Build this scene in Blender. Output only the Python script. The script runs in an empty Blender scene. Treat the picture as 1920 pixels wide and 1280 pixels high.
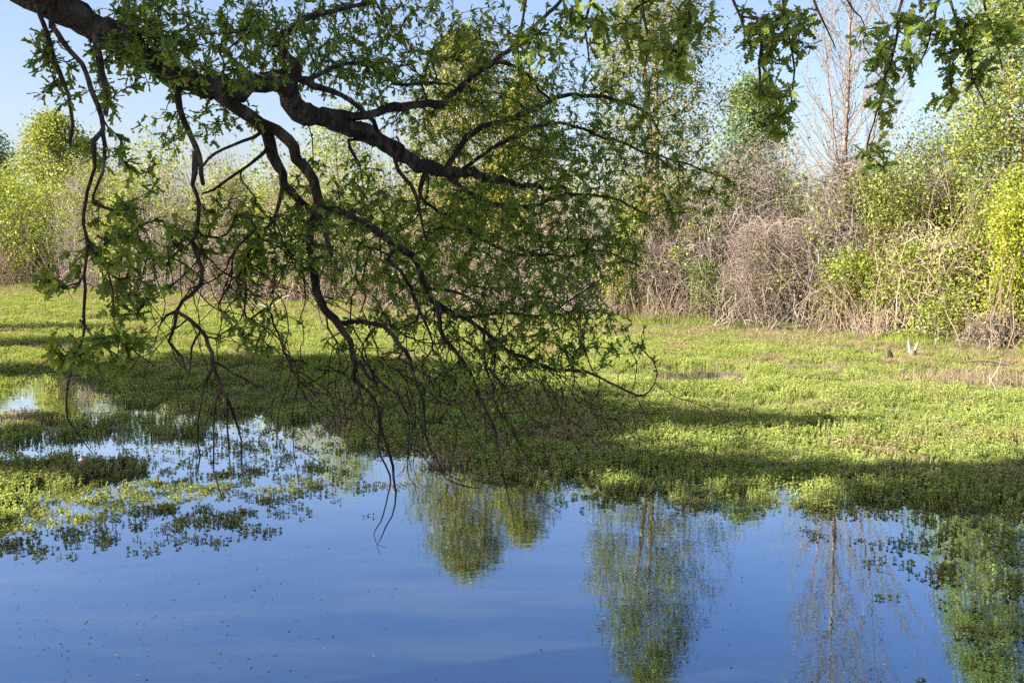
import bpy, math, random
import numpy as np
from mathutils import Vector, Matrix

rng = np.random.default_rng(7)
random.seed(7)
scene = bpy.context.scene
col = scene.collection

# ------------------------------------------------------------------ camera
F = 1867.0                       # focal length in photo pixels (35 mm lens on a 36 mm sensor, 1920 px wide)
HORIZON = 460.0
EYE = 3.0
PITCH = math.atan((640 - HORIZON) / F)
cam_data = bpy.data.cameras.new("camera")
cam = bpy.data.objects.new("camera", cam_data)
col.objects.link(cam)
cam_data.lens = 35.0
cam_data.sensor_width = 36.0
cam_data.clip_end = 3000
cam_data.clip_start = 0.05
cam.location = (0, 0, EYE)
cam.rotation_euler = (math.pi / 2 - PITCH, 0, 0)
cam_data.dof.use_dof = False
scene.camera = cam

# ------------------------------------------------------------------ sky and sun
SUN_EL = math.radians(30)
SUN_AZ = math.radians(-112)      # clockwise from +Y (the view direction): the sun stands behind the camera on the left
S = np.array([math.sin(SUN_AZ) * math.cos(SUN_EL), math.cos(SUN_AZ) * math.cos(SUN_EL), math.sin(SUN_EL)])
world = bpy.data.worlds.new("World")
scene.world = world
world.use_nodes = True
wn = world.node_tree
sky = wn.nodes.new("ShaderNodeTexSky")
sky.sky_type = 'NISHITA'
sky.sun_disc = False
sky.sun_elevation = SUN_EL
sky.sun_rotation = SUN_AZ
sky.air_density = 1.0
sky.dust_density = 2.2
sky.ozone_density = 2.0
bg = wn.nodes["Background"]
bg.inputs["Strength"].default_value = 0.055
tint = wn.nodes.new("ShaderNodeMix"); tint.data_type = 'RGBA'; tint.blend_type = 'MULTIPLY'
tint.inputs[0].default_value = 1.0
tint.inputs[7].default_value = (1.10, 1.03, 1.08, 1)      # camera white balance on the whole sky
wn.links.new(sky.outputs[0], tint.inputs[6])
wn.links.new(tint.outputs[2], bg.inputs[0])
sun_data = bpy.data.lights.new("sun", 'SUN')
sun_data.energy = 5.0
sun_data.angle = math.radians(0.53)
sun_data.color = (1.0, 0.93, 0.80)
sun = bpy.data.objects.new("sun", sun_data)
col.objects.link(sun)
sun.rotation_euler = Vector(S).to_track_quat('Z', 'Y').to_euler()
sun.location = (-20, -20, 40)
vs = scene.view_settings
vs.view_transform = 'Standard'
vs.look = 'None'
vs.exposure = 2.1
vs.gamma = 1.0
vs.use_curve_mapping = False
scene.cycles.max_bounces = 6
scene.cycles.diffuse_bounces = 3
scene.cycles.glossy_bounces = 3
scene.cycles.transmission_bounces = 4
scene.cycles.use_denoising = False

# ------------------------------------------------------------------ projection helpers (photo pixel -> place)
_cp, _sp = math.cos(PITCH), math.sin(PITCH)
def ray(px, py):
    a = (px - 960) / F
    b = (640 - py) / F
    return np.array([a, _cp + b * _sp, -_sp + b * _cp])
def at(px, py, D):
    d = ray(px, py)
    return np.array([0, 0, EYE]) + d * (D / d[1])
def on_ground(px, py, z=0.0):
    d = ray(px, py)
    return np.array([0, 0, EYE]) + d * ((z - EYE) / d[2])
def project(P):
    P = np.atleast_2d(P)
    x = P[:, 0]; y = P[:, 1]; z = P[:, 2] - EYE
    f = y * _cp - z * _sp
    u = y * _sp + z * _cp
    f = np.where(f < 0.05, 0.05, f)
    return 960 + F * x / f, 640 - F * u / f, f

# ------------------------------------------------------------------ mesh helpers
def norm(v):
    return v / np.maximum(np.linalg.norm(v, axis=-1, keepdims=True), 1e-9)

def make_mesh(name, verts, faces, mat=None, smooth=True, tone=None):
    """verts (N,3); faces: array (M,k) or list of such arrays; tone: per-vertex float."""
    me = bpy.data.meshes.new(name)
    verts = np.asarray(verts, dtype=np.float32)
    if not isinstance(faces, list):
        faces = [faces]
    faces = [np.asarray(f, dtype=np.int32) for f in faces if len(f)]
    loops = np.concatenate([f.ravel() for f in faces])
    totals = np.concatenate([np.full(len(f), f.shape[1], dtype=np.int32) for f in faces])
    starts = np.concatenate([[0], np.cumsum(totals)[:-1]]).astype(np.int32)
    me.vertices.add(len(verts))
    me.vertices.foreach_set("co", verts.ravel())
    me.loops.add(len(loops))
    me.loops.foreach_set("vertex_index", loops)
    me.polygons.add(len(totals))
    me.polygons.foreach_set("loop_start", starts)
    if smooth:
        me.polygons.foreach_set("use_smooth", np.ones(len(totals), dtype=bool))
    if tone is not None:
        a = me.attributes.new("tone", 'FLOAT', 'POINT')
        a.data.foreach_set("value", np.asarray(tone, dtype=np.float32))
    me.update(calc_edges=True)
    if mat is not None:
        me.materials.append(mat)
    return me

def link(name, data, parent=None, loc=None, kind=None, label=None, cat=None, group=None):
    o = bpy.data.objects.new(name, data)
    col.objects.link(o)
    if parent is not None:
        o.parent = parent
    if loc is not None:
        o.location = loc
    if kind: o["kind"] = kind
    if label: o["label"] = label
    if cat: o["category"] = cat
    if group: o["group"] = group
    return o

def frames(d):
    ref = np.array([0.31, 0.93, 0.19]); ref /= np.linalg.norm(ref)
    u = np.cross(d, ref)
    bad = np.linalg.norm(u, axis=-1) < 0.05
    if np.any(bad):
        u[bad] = np.cross(d[bad], np.array([1.0, 0, 0]))
    u = norm(u)
    return u, np.cross(d, u)

def tube_paths(P, R, k=3):
    """P (N,M,3) polylines, R (N,M) radii -> verts, quads."""
    P = np.asarray(P, float); R = np.asarray(R, float)
    N, M, _ = P.shape
    d = np.empty_like(P)
    d[:, 1:-1] = P[:, 2:] - P[:, :-2]
    d[:, 0] = P[:, 1] - P[:, 0]
    d[:, -1] = P[:, -1] - P[:, -2]
    d = norm(d)
    u, v = frames(d.reshape(-1, 3))
    ang = np.arange(k) * 2 * math.pi / k
    ring = (u[:, None] * np.cos(ang)[None, :, None] + v[:, None] * np.sin(ang)[None, :, None])
    V = P.reshape(-1, 1, 3) + ring * R.reshape(-1, 1, 1)
    idx = np.arange(N * M * k).reshape(N, M, k)
    a = idx[:, :-1]; b = idx[:, 1:]
    a2 = np.roll(a, -1, axis=2); b2 = np.roll(b, -1, axis=2)
    Q = np.stack([a, a2, b2, b], axis=-1).reshape(-1, 4)
    return V.reshape(-1, 3), Q

def merge(parts):
    """parts: list of (verts, faces)."""
    vs_, fs_, off = [], [], 0
    for v, f in parts:
        vs_.append(v); fs_.append(f + off); off += len(v)
    return np.concatenate(vs_), np.concatenate(fs_)

def catmull(pts, step):
    """pts (n,m) control rows -> resampled rows (all columns interpolated)."""
    pts = np.asarray(pts, float)
    p = np.vstack([2 * pts[0] - pts[1], pts, 2 * pts[-1] - pts[-2]])
    out = []
    for i in range(1, len(p) - 2):
        L = np.linalg.norm(p[i + 1][:3] - p[i][:3])
        n = max(1, int(math.ceil(L / step)))
        t = (np.arange(n) / n)[:, None]
        a, b, c, d = p[i - 1], p[i], p[i + 1], p[i + 2]
        out.append(0.5 * ((2 * b) + (-a + c) * t + (2 * a - 5 * b + 4 * c - d) * t ** 2 + (-a + 3 * b - 3 * c + d) * t ** 3))
    out.append(pts[-1:])
    return np.vstack(out)

def rand_dirs(n):
    return norm(rng.normal(size=(n, 3)))

def basis_from(dirv, upv):
    """rotation matrices whose columns are x = side, y = dirv, z = normal close to upv."""
    y = norm(dirv)
    x = norm(np.cross(y, upv))
    z = np.cross(x, y)
    return np.stack([x, y, z], axis=-1)

def scatter(template_v, template_f, pos, rot, scale, tone):
    """copies of a small template joined into arrays."""
    N = len(pos); V = len(template_v)
    out = np.einsum('nij,vj->nvi', rot, template_v) * np.asarray(scale).reshape(-1, 1, 1) + pos[:, None]
    f = (template_f[None] + (np.arange(N) * V)[:, None, None]).reshape(-1, template_f.shape[1])
    return out.reshape(-1, 3), f, np.repeat(tone, V)

class Wave:
    """smooth 2-D noise from summed sines, about -1..1"""
    def __init__(self, scale, n=9, seed=0):
        r = np.random.default_rng(seed)
        a = r.uniform(0, 2 * math.pi, n)
        k = 2 * math.pi / (scale * r.uniform(0.55, 1.8, n))
        self.kx = np.cos(a) * k; self.ky = np.sin(a) * k; self.ph = r.uniform(0, 6.28, n)
        self.n = n
    def __call__(self, x, y):
        x = np.asarray(x)[..., None]; y = np.asarray(y)[..., None]
        return np.sin(x * self.kx + y * self.ky + self.ph).sum(-1) / math.sqrt(self.n * 0.5) * 0.6

def poly_sd(poly, x, y):
    """signed distance to polygon, positive inside."""
    poly = np.asarray(poly, float)
    x = np.asarray(x, float); y = np.asarray(y, float)
    d = np.full(x.shape, 1e9); inside = np.zeros(x.shape, bool)
    n = len(poly)
    for i in range(n):
        ax, ay = poly[i]; bx, by = poly[(i + 1) % n]
        ex, ey = bx - ax, by - ay
        t = np.clip(((x - ax) * ex + (y - ay) * ey) / (ex * ex + ey * ey + 1e-12), 0, 1)
        d = np.minimum(d, np.hypot(x - ax - t * ex, y - ay - t * ey))
        c = ((ay > y) != (by > y)) & (x < (bx - ax) * (y - ay) / (by - ay + 1e-12) + ax)
        inside ^= c
    return np.where(inside, d, -d)

# ------------------------------------------------------------------ materials
def new_mat(name):
    m = bpy.data.materials.new(name)
    m.use_nodes = True
    nt = m.node_tree
    nt.nodes.clear()
    out = nt.nodes.new("ShaderNodeOutputMaterial")
    return m, nt, out

def ramp(nt, fac, stops):
    r = nt.nodes.new("ShaderNodeValToRGB")
    e = r.color_ramp.elements
    while len(e) < len(stops):
        e.new(0.5)
    for i, (p, c) in enumerate(stops):
        e[i].position = p
        e[i].color = (*c, 1)
    nt.links.new(fac, r.inputs[0])
    return r.outputs[0]

def noise(nt, scale, detail=3, rough=0.5, vec=None):
    n = nt.nodes.new("ShaderNodeTexNoise")
    n.inputs["Scale"].default_value = scale
    n.inputs["Detail"].default_value = detail
    n.inputs["Roughness"].default_value = rough
    if vec is not None:
        nt.links.new(vec, n.inputs["Vector"])
    return n.outputs["Fac"]

def math_node(nt, op, a, b=None):
    n = nt.nodes.new("ShaderNodeMath"); n.operation = op
    for i, v in enumerate((a, b)):
        if v is None: continue
        if isinstance(v, (int, float)): n.inputs[i].default_value = v
        else: nt.links.new(v, n.inputs[i])
    return n.outputs[0]

def mix_rgb(nt, fac, a, b):
    n = nt.nodes.new("ShaderNodeMix"); n.data_type = 'RGBA'
    for s, v in ((0, fac), (6, a), (7, b)):
        if isinstance(v, (int, float)): n.inputs[s].default_value = v
        elif isinstance(v, tuple): n.inputs[s].default_value = (*v, 1)
        else: nt.links.new(v, n.inputs[s])
    return n.outputs[2]

def world_pos(nt):
    return nt.nodes.new("ShaderNodeNewGeometry").outputs["Position"]

def leaf_mat(name, stops, trans=0.45, gloss=0.06, rough=0.42, use_random=False, patch=None, patch_scale=0.35, patch_lo=0.5, patch_hi=0.66, trans_tint=(1.35, 1.25, 0.5)):
    m, nt, out = new_mat(name)
    if use_random:
        oi = nt.nodes.new("ShaderNodeObjectInfo").outputs["Random"]
        at_ = nt.nodes.new("ShaderNodeAttribute"); at_.attribute_name = "tone"
        tone = math_node(nt, 'ADD', math_node(nt, 'MULTIPLY', oi, 0.4), math_node(nt, 'MULTIPLY', at_.outputs["Fac"], 0.6))
    else:
        at_ = nt.nodes.new("ShaderNodeAttribute"); at_.attribute_name = "tone"
        tone = at_.outputs["Fac"]
    c = ramp(nt, tone, stops)
    if patch is not None:
        nz = noise(nt, patch_scale, 4, 0.6, world_pos(nt))
        f = ramp(nt, nz, [(patch_lo, (0, 0, 0)), (patch_hi, (1, 1, 1))])
        c = mix_rgb(nt, f, c, patch)
    dif = nt.nodes.new("ShaderNodeBsdfDiffuse")
    nt.links.new(c, dif.inputs[0])
    tr = nt.nodes.new("ShaderNodeBsdfTranslucent")
    tint = nt.nodes.new("ShaderNodeMix"); tint.data_type = 'RGBA'; tint.blend_type = 'MULTIPLY'
    tint.inputs[0].default_value = 1
    nt.links.new(c, tint.inputs[6]); tint.inputs[7].default_value = (*trans_tint, 1)
    nt.links.new(tint.outputs[2], tr.inputs[0])
    mx = nt.nodes.new("ShaderNodeMixShader"); mx.inputs[0].default_value = trans
    nt.links.new(dif.outputs[0], mx.inputs[1]); nt.links.new(tr.outputs[0], mx.inputs[2])
    gl = nt.nodes.new("ShaderNodeBsdfGlossy"); gl.inputs["Roughness"].default_value = rough
    gl.inputs[0].default_value = (0.8, 0.9, 0.7, 1)
    mg = nt.nodes.new("ShaderNodeMixShader"); mg.inputs[0].default_value = gloss
    nt.links.new(mx.outputs[0], mg.inputs[1]); nt.links.new(gl.outputs[0], mg.inputs[2])
    nt.links.new(mg.outputs[0], out.inputs[0])
    return m

def bark_mat(name, stops, scale=14, bump=0.6, stretch=(1, 1, 0.35), dist=0.02, rough=0.9):
    m, nt, out = new_mat(name)
    b = nt.nodes.new("ShaderNodeBsdfPrincipled")
    b.inputs["Roughness"].default_value = rough
    b.inputs["Specular IOR Level"].default_value = 0.2
    mp = nt.nodes.new("ShaderNodeMapping")
    mp.inputs["Scale"].default_value = stretch
    tc = nt.nodes.new("ShaderNodeTexCoord")
    nt.links.new(tc.outputs["Object"], mp.inputs[0])
    n1 = noise(nt, scale, 6, 0.65, mp.outputs[0])
    c = ramp(nt, n1, stops)
    n2 = noise(nt, 3.5, 4, 0.6, tc.outputs["Object"])
    lich = ramp(nt, n2, [(0.55, (0, 0, 0)), (0.68, (1, 1, 1))])
    lich2 = math_node(nt, 'MULTIPLY', lich, 0.35)
    c = mix_rgb(nt, lich2, c, tuple(min(1, x * 1.9) for x in stops[-1][1]))
    nt.links.new(c, b.inputs["Base Color"])
    vo = nt.nodes.new("ShaderNodeTexVoronoi"); vo.inputs["Scale"].default_value = scale * 2.2
    vo.feature = 'DISTANCE_TO_EDGE'
    nt.links.new(mp.outputs[0], vo.inputs["Vector"])
    hsum = math_node(nt, 'ADD', n1, math_node(nt, 'MULTIPLY', vo.outputs["Distance"], 1.2))
    bp = nt.nodes.new("ShaderNodeBump"); bp.inputs["Strength"].default_value = bump
    bp.inputs["Distance"].default_value = dist
    nt.links.new(hsum, bp.inputs["Height"])
    nt.links.new(bp.outputs[0], b.inputs["Normal"])
    nt.links.new(b.outputs[0], out.inputs[0])
    return m

def twig_mat(name, stops, scale=2.0):
    m, nt, out = new_mat(name)
    b = nt.nodes.new("ShaderNodeBsdfDiffuse")
    at_ = nt.nodes.new("ShaderNodeAttribute"); at_.attribute_name = "tone"
    n1 = noise(nt, scale, 3, 0.6, world_pos(nt))
    s = math_node(nt, 'ADD', math_node(nt, 'MULTIPLY', at_.outputs["Fac"], 0.6), math_node(nt, 'MULTIPLY', n1, 0.4))
    nt.links.new(ramp(nt, s, stops), b.inputs[0])
    nt.links.new(b.outputs[0], out.inputs[0])
    return m

M = {}
M['oak_bark'] = bark_mat("oak_bark", [(0.34, (0.008, 0.006, 0.004)), (0.52, (0.040, 0.030, 0.023)), (0.70, (0.12, 0.10, 0.085))], 13, 1.0, dist=0.04)
M['oak_twig'] = twig_mat("oak_twig", [(0.2, (0.018, 0.013, 0.010)), (0.8, (0.060, 0.045, 0.034))], 4)
M['oak_leaf'] = leaf_mat("oak_leaf", [(0.0, (0.058, 0.105, 0.022)), (0.5, (0.140, 0.205, 0.038)), (1.0, (0.300, 0.340, 0.055))], 0.55, 0.025, 0.55)
M['canopy_leaf'] = leaf_mat("canopy_leaf", [(0.0, (0.030, 0.060, 0.012)), (1.0, (0.090, 0.140, 0.022))], 0.35, 0.03)
M['pale_bark'] = bark_mat("pale_bark", [(0.3, (0.09, 0.07, 0.06)), (0.6, (0.17, 0.135, 0.115)), (0.8, (0.25, 0.21, 0.185))], 9, 0.5)
M['tangle'] = twig_mat("tangle_twig", [(0.15, (0.11, 0.083, 0.066)), (0.5, (0.190, 0.150, 0.122)), (0.85, (0.32, 0.265, 0.225))], 0.7)
M['tangle_tan'] = twig_mat("tan_twig", [(0.15, (0.13, 0.098, 0.066)), (0.5, (0.285, 0.222, 0.155)), (0.85, (0.45, 0.365, 0.27))], 0.7)
M['tangle_grey'] = twig_mat("grey_twig", [(0.15, (0.12, 0.097, 0.088)), (0.5, (0.195, 0.160, 0.145)), (0.85, (0.33, 0.28, 0.26))], 0.7)
M['stem'] = twig_mat("bush_stem", [(0.2, (0.09, 0.065, 0.045)), (0.8, (0.22, 0.17, 0.125))], 1.5)
M['deadwood'] = twig_mat("deadwood", [(0.2, (0.22, 0.18, 0.15)), (0.8, (0.38, 0.33, 0.29))], 3)
LEAF = {
    'yellow': [(0.0, (0.14, 0.17, 0.020)), (0.5, (0.27, 0.30, 0.036)), (1.0, (0.41, 0.425, 0.065))],
    'lime':   [(0.0, (0.11, 0.15, 0.022)), (0.5, (0.21, 0.26, 0.040)), (1.0, (0.33, 0.36, 0.070))],
    'olive':  [(0.0, (0.10, 0.130, 0.025)), (0.5, (0.20, 0.235, 0.048)), (1.0, (0.33, 0.345, 0.090))],
    'green':  [(0.0, (0.055, 0.095, 0.022)), (0.5, (0.115, 0.17, 0.038)), (1.0, (0.20, 0.26, 0.065))],
    'bronze': [(0.0, (0.07, 0.076, 0.011)), (0.5, (0.142, 0.145, 0.020)), (1.0, (0.24, 0.225, 0.040))],
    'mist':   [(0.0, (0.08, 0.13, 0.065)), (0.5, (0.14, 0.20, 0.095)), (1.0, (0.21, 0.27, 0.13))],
}
for k_, s_ in LEAF.items():
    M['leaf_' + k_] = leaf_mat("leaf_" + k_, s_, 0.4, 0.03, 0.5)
M['mat_leaf'] = leaf_mat("mat_leaf", [(0.0, (0.105, 0.165, 0.036)), (0.5, (0.255, 0.315, 0.078)), (1.0, (0.440, 0.455, 0.155))],
                         0.3, 0.02, 0.6, use_random=True, patch=(0.34, 0.27, 0.16), patch_scale=0.5, patch_lo=0.53, patch_hi=0.68)
M['float_leaf'] = leaf_mat("float_leaf", [(0.0, (0.07, 0.11, 0.025)), (0.6, (0.19, 0.225, 0.05)), (1.0, (0.38, 0.31, 0.09))],
                           0.3, 0.02, 0.6, use_random=True)
M['grass'] = leaf_mat("bank_grass", [(0.0, (0.11, 0.17, 0.02)), (0.5, (0.20, 0.27, 0.035)), (1.0, (0.33, 0.37, 0.075))], 0.4, 0.03, use_random=True)
M['straw'] = leaf_mat("straw", [(0.0, (0.14, 0.105, 0.062)), (1.0, (0.31, 0.245, 0.155))], 0.2, 0.02, use_random=True)
M['litter'] = leaf_mat("litter", [(0.0, (0.02, 0.022, 0.016)), (0.7, (0.05, 0.05, 0.025)), (1.0, (0.22, 0.17, 0.06))], 0.2, 0.03)

def simple(name, color, rough=0.5):
    m, nt, out = new_mat(name)
    b = nt.nodes.new("ShaderNodeBsdfPrincipled")
    n1 = noise(nt, 40, 3)
    c = ramp(nt, n1, [(0.3, tuple(x * 0.8 for x in color)), (0.7, color)])
    nt.links.new(c, b.inputs["Base Color"])
    b.inputs["Roughness"].default_value = rough
    nt.links.new(b.outputs[0], out.inputs[0])
    return m
M['red'] = simple("red_paint", (0.75, 0.03, 0.03), 0.3)
M['white'] = simple("white_paint", (0.8, 0.8, 0.78), 0.3)

# ground
m, nt, out = new_mat("ground"); M['ground'] = m
b = nt.nodes.new("ShaderNodeBsdfPrincipled"); b.inputs["Roughness"].default_value = 0.95
wp = world_pos(nt)
c1 = ramp(nt, noise(nt, 0.6, 6, 0.65, wp), [(0.35, (0.085, 0.062, 0.040)), (0.52, (0.17, 0.13, 0.08)), (0.68, (0.15, 0.17, 0.05))])
c2 = ramp(nt, noise(nt, 14, 4, 0.6, wp), [(0.3, (0.55, 0.55, 0.55)), (0.7, (1.2, 1.2, 1.2))])
mu = nt.nodes.new("ShaderNodeMix"); mu.data_type = 'RGBA'; mu.blend_type = 'MULTIPLY'; mu.inputs[0].default_value = 1
nt.links.new(c1, mu.inputs[6]); nt.links.new(c2, mu.inputs[7])
nt.links.new(mu.outputs[2], b.inputs["Base Color"])
bp = nt.nodes.new("ShaderNodeBump"); bp.inputs["Distance"].default_value = 0.08; bp.inputs["Strength"].default_value = 0.8
nt.links.new(noise(nt, 9, 6, 0.7, wp), bp.inputs["Height"]); nt.links.new(bp.outputs[0], b.inputs["Normal"])
nt.links.new(b.outputs[0], out.inputs[0])

# water: clear sky mirror over a dark silty body
m, nt, out = new_mat("water"); M['water'] = m
wp = world_pos(nt)
mp = nt.nodes.new("ShaderNodeMapping"); mp.inputs["Scale"].default_value = (1.0, 1.9, 1.0)
nt.links.new(wp, mp.inputs[0])
n1 = noise(nt, 2.2, 3, 0.5, mp.outputs[0])
n2 = noise(nt, 9.0, 2, 0.5, mp.outputs[0])
calm = noise(nt, 0.22, 2, 0.5, wp)
hh = math_node(nt, 'ADD', n1, math_node(nt, 'MULTIPLY', n2, 0.16))
bp = nt.nodes.new("ShaderNodeBump"); bp.inputs["Strength"].default_value = 1.0
bp.inputs["Distance"].default_value = 0.0011
nt.links.new(hh, bp.inputs["Height"])
fr = nt.nodes.new("ShaderNodeFresnel"); fr.inputs[0].default_value = 1.8
nt.links.new(bp.outputs[0], fr.inputs["Normal"])
gl = nt.nodes.new("ShaderNodeBsdfGlossy"); gl.inputs["Roughness"].default_value = 0.0
nt.links.new(bp.outputs[0], gl.inputs["Normal"])
df = nt.nodes.new("ShaderNodeBsdfDiffuse")
nt.links.new(ramp(nt, calm, [(0.3, (0.004, 0.007, 0.010)), (0.7, (0.006, 0.009, 0.012))]), df.inputs[0])
mx = nt.nodes.new("ShaderNodeMixShader")
ff = math_node(nt, 'MINIMUM', math_node(nt, 'ADD', math_node(nt, 'MULTIPLY', fr.outputs[0], 1.9), 0.16), 1.0)
nt.links.new(ramp(nt, ff, [(0.54, (0.53, 0.73, 1.0)), (0.95, (1.0, 1.0, 1.0))]), gl.inputs[0])
nt.links.new(ff, mx.inputs[0]); nt.links.new(df.outputs[0], mx.inputs[1]); nt.links.new(gl.outputs[0], mx.inputs[2])
film = nt.nodes.new("ShaderNodeBsdfDiffuse"); film.inputs[0].default_value = (0.20, 0.20, 0.15, 1)
mp2 = nt.nodes.new("ShaderNodeMapping"); mp2.inputs["Scale"].default_value = (0.35, 1.5, 1.0); mp2.inputs["Rotation"].default_value = (0, 0, 0.25)
nt.links.new(wp, mp2.inputs[0])
ffac = math_node(nt, 'MULTIPLY', ramp(nt, noise(nt, 1.1, 5, 0.6, mp2.outputs[0]), [(0.46, (0, 0, 0)), (0.70, (1, 1, 1))]), 0.07)
mf = nt.nodes.new("ShaderNodeMixShader")
nt.links.new(ffac, mf.inputs[0]); nt.links.new(mx.outputs[0], mf.inputs[1]); nt.links.new(film.outputs[0], mf.inputs[2])
nt.links.new(mf.outputs[0], out.inputs[0])

# ------------------------------------------------------------------ setting: ground and water
SHORE_PX = [(-250, 528), (0, 538), (300, 556), (700, 583), (1000, 600), (1200, 611), (1350, 614), (1600, 634), (1900, 655), (2100, 690)]
SHORE = np.array([on_ground(*p)[:2] for p in SHORE_PX])
land = np.vstack([[-400, 118], SHORE, [[22, 20], [30, 10], [40, -30], [400, -30], [400, 600], [-400, 600]]])
near = np.array([[-400, -400], [400, -400], [400, -30], [40, -30], [26, -2], [14, 3.4], [4, 4.3], [-4, 4.6], [-9, 6.5], [-16, 14], [-30, 20], [-60, 30], [-400, 60]])
w_hi = Wave(6, seed=3); w_lo = Wave(25, seed=4)
def terrain(x, y):
    a = poly_sd(land, x, y); b_ = poly_sd(near, x, y)
    za = np.where(a > 0, 0.06 + np.minimum(a, 3) * 0.10 + np.clip(a - 3, 0, 14) * 0.10, np.maximum(a * 0.16, -1.2))
    zb = np.where(b_ > 0, np.minimum(b_ * 0.38, 1.5), np.maximum(b_ * 0.3, -1.2))
    z = np.maximum(za, zb)
    return z + np.where(z > 0, 0.05 * w_hi(x, y) * np.clip(z * 3, 0, 1), 0)
gx = np.concatenate([np.linspace(-1500, -75, 12), np.arange(-70, 45, 1.0), np.linspace(50, 1500, 14)])
gy = np.concatenate([np.linspace(-600, -35, 8), np.arange(-30, 110, 1.0), np.linspace(115, 2400, 16)])
GX, GY = np.meshgrid(gx, gy)
GZ = terrain(GX.ravel(), GY.ravel())
nv = len(gx)
ii = (np.arange(len(gy) - 1)[:, None] * nv + np.arange(nv - 1)[None]).ravel()
link("ground", make_mesh("ground", np.stack([GX.ravel(), GY.ravel(), GZ], -1), np.stack([ii, ii + 1, ii + nv + 1, ii + nv], -1), M['ground']), kind="structure")
wv = np.array([[-380, -25, 0], [60, -25, 0], [60, 130, 0], [-380, 130, 0]], float)
link("water", make_mesh("water", wv, np.array([[0, 1, 2, 3]]), M['water'], smooth=False), kind="structure")

def ground_z(x, y):
    return float(terrain(np.array([x]), np.array([y]))[0])

# ------------------------------------------------------------------ small leaf templates
KITE_V = np.array([[0, 0, 0], [0.27, 0.45, 0.07], [0, 1, -0.04], [-0.27, 0.45, 0.07]])
KITE_F = np.array([[0, 1, 2, 3]])
WIDE_V = np.array([[0, 0, 0], [0.36, 0.5, 0.09], [0, 1, -0.06], [-0.36, 0.5, 0.09]])
NARROW_V = np.array([[0, 0, 0], [0.14, 0.45, 0.04], [0, 1, -0.10], [-0.14, 0.45, 0.04]])

def lobed(stations):
    """oak leaf: midrib plus lobed sides, folded and drooping"""
    v, f = [], []
    n = len(stations)
    for t, w in stations:
        zc = -0.10 * t * t
        v += [[-w, t + w * 0.25, zc + w * 0.22], [0, t, zc], [w, t + w * 0.25, zc + w * 0.22]]
    for i in range(n - 1):
        a, c = 3 * i, 3 * i + 3
        f += [[a, a + 1, c + 1, c], [a + 1, a + 2, c + 2, c + 1]]
    return np.array(v, float), np.array(f)
OAK_FINE = lobed([(0, 0.012), (0.14, 0.02), (0.20, 0.06), (0.30, 0.19), (0.36, 0.08), (0.42, 0.10), (0.52, 0.29), (0.59, 0.11), (0.65, 0.13), (0.76, 0.27), (0.81, 0.12), (0.92, 0.13), (1.0, 0.03)])
OAK_MID = lobed([(0, 0.012), (0.18, 0.03), (0.32, 0.20), (0.42, 0.08), (0.54, 0.30), (0.63, 0.11), (0.78, 0.27), (0.88, 0.12), (1.0, 0.05)])
OAK_LOW = lobed([(0, 0.012), (0.34, 0.22), (0.48, 0.09), (0.80, 0.29), (1.0, 0.05)][:5])
OAK_TINY = lobed([(0, 0.02), (0.55, 0.20), (1.0, 0.11)])
OAK_FAR = lobed([(0, 0.03), (0.38, 0.21), (0.55, 0.10), (0.95, 0.24)])

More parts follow.
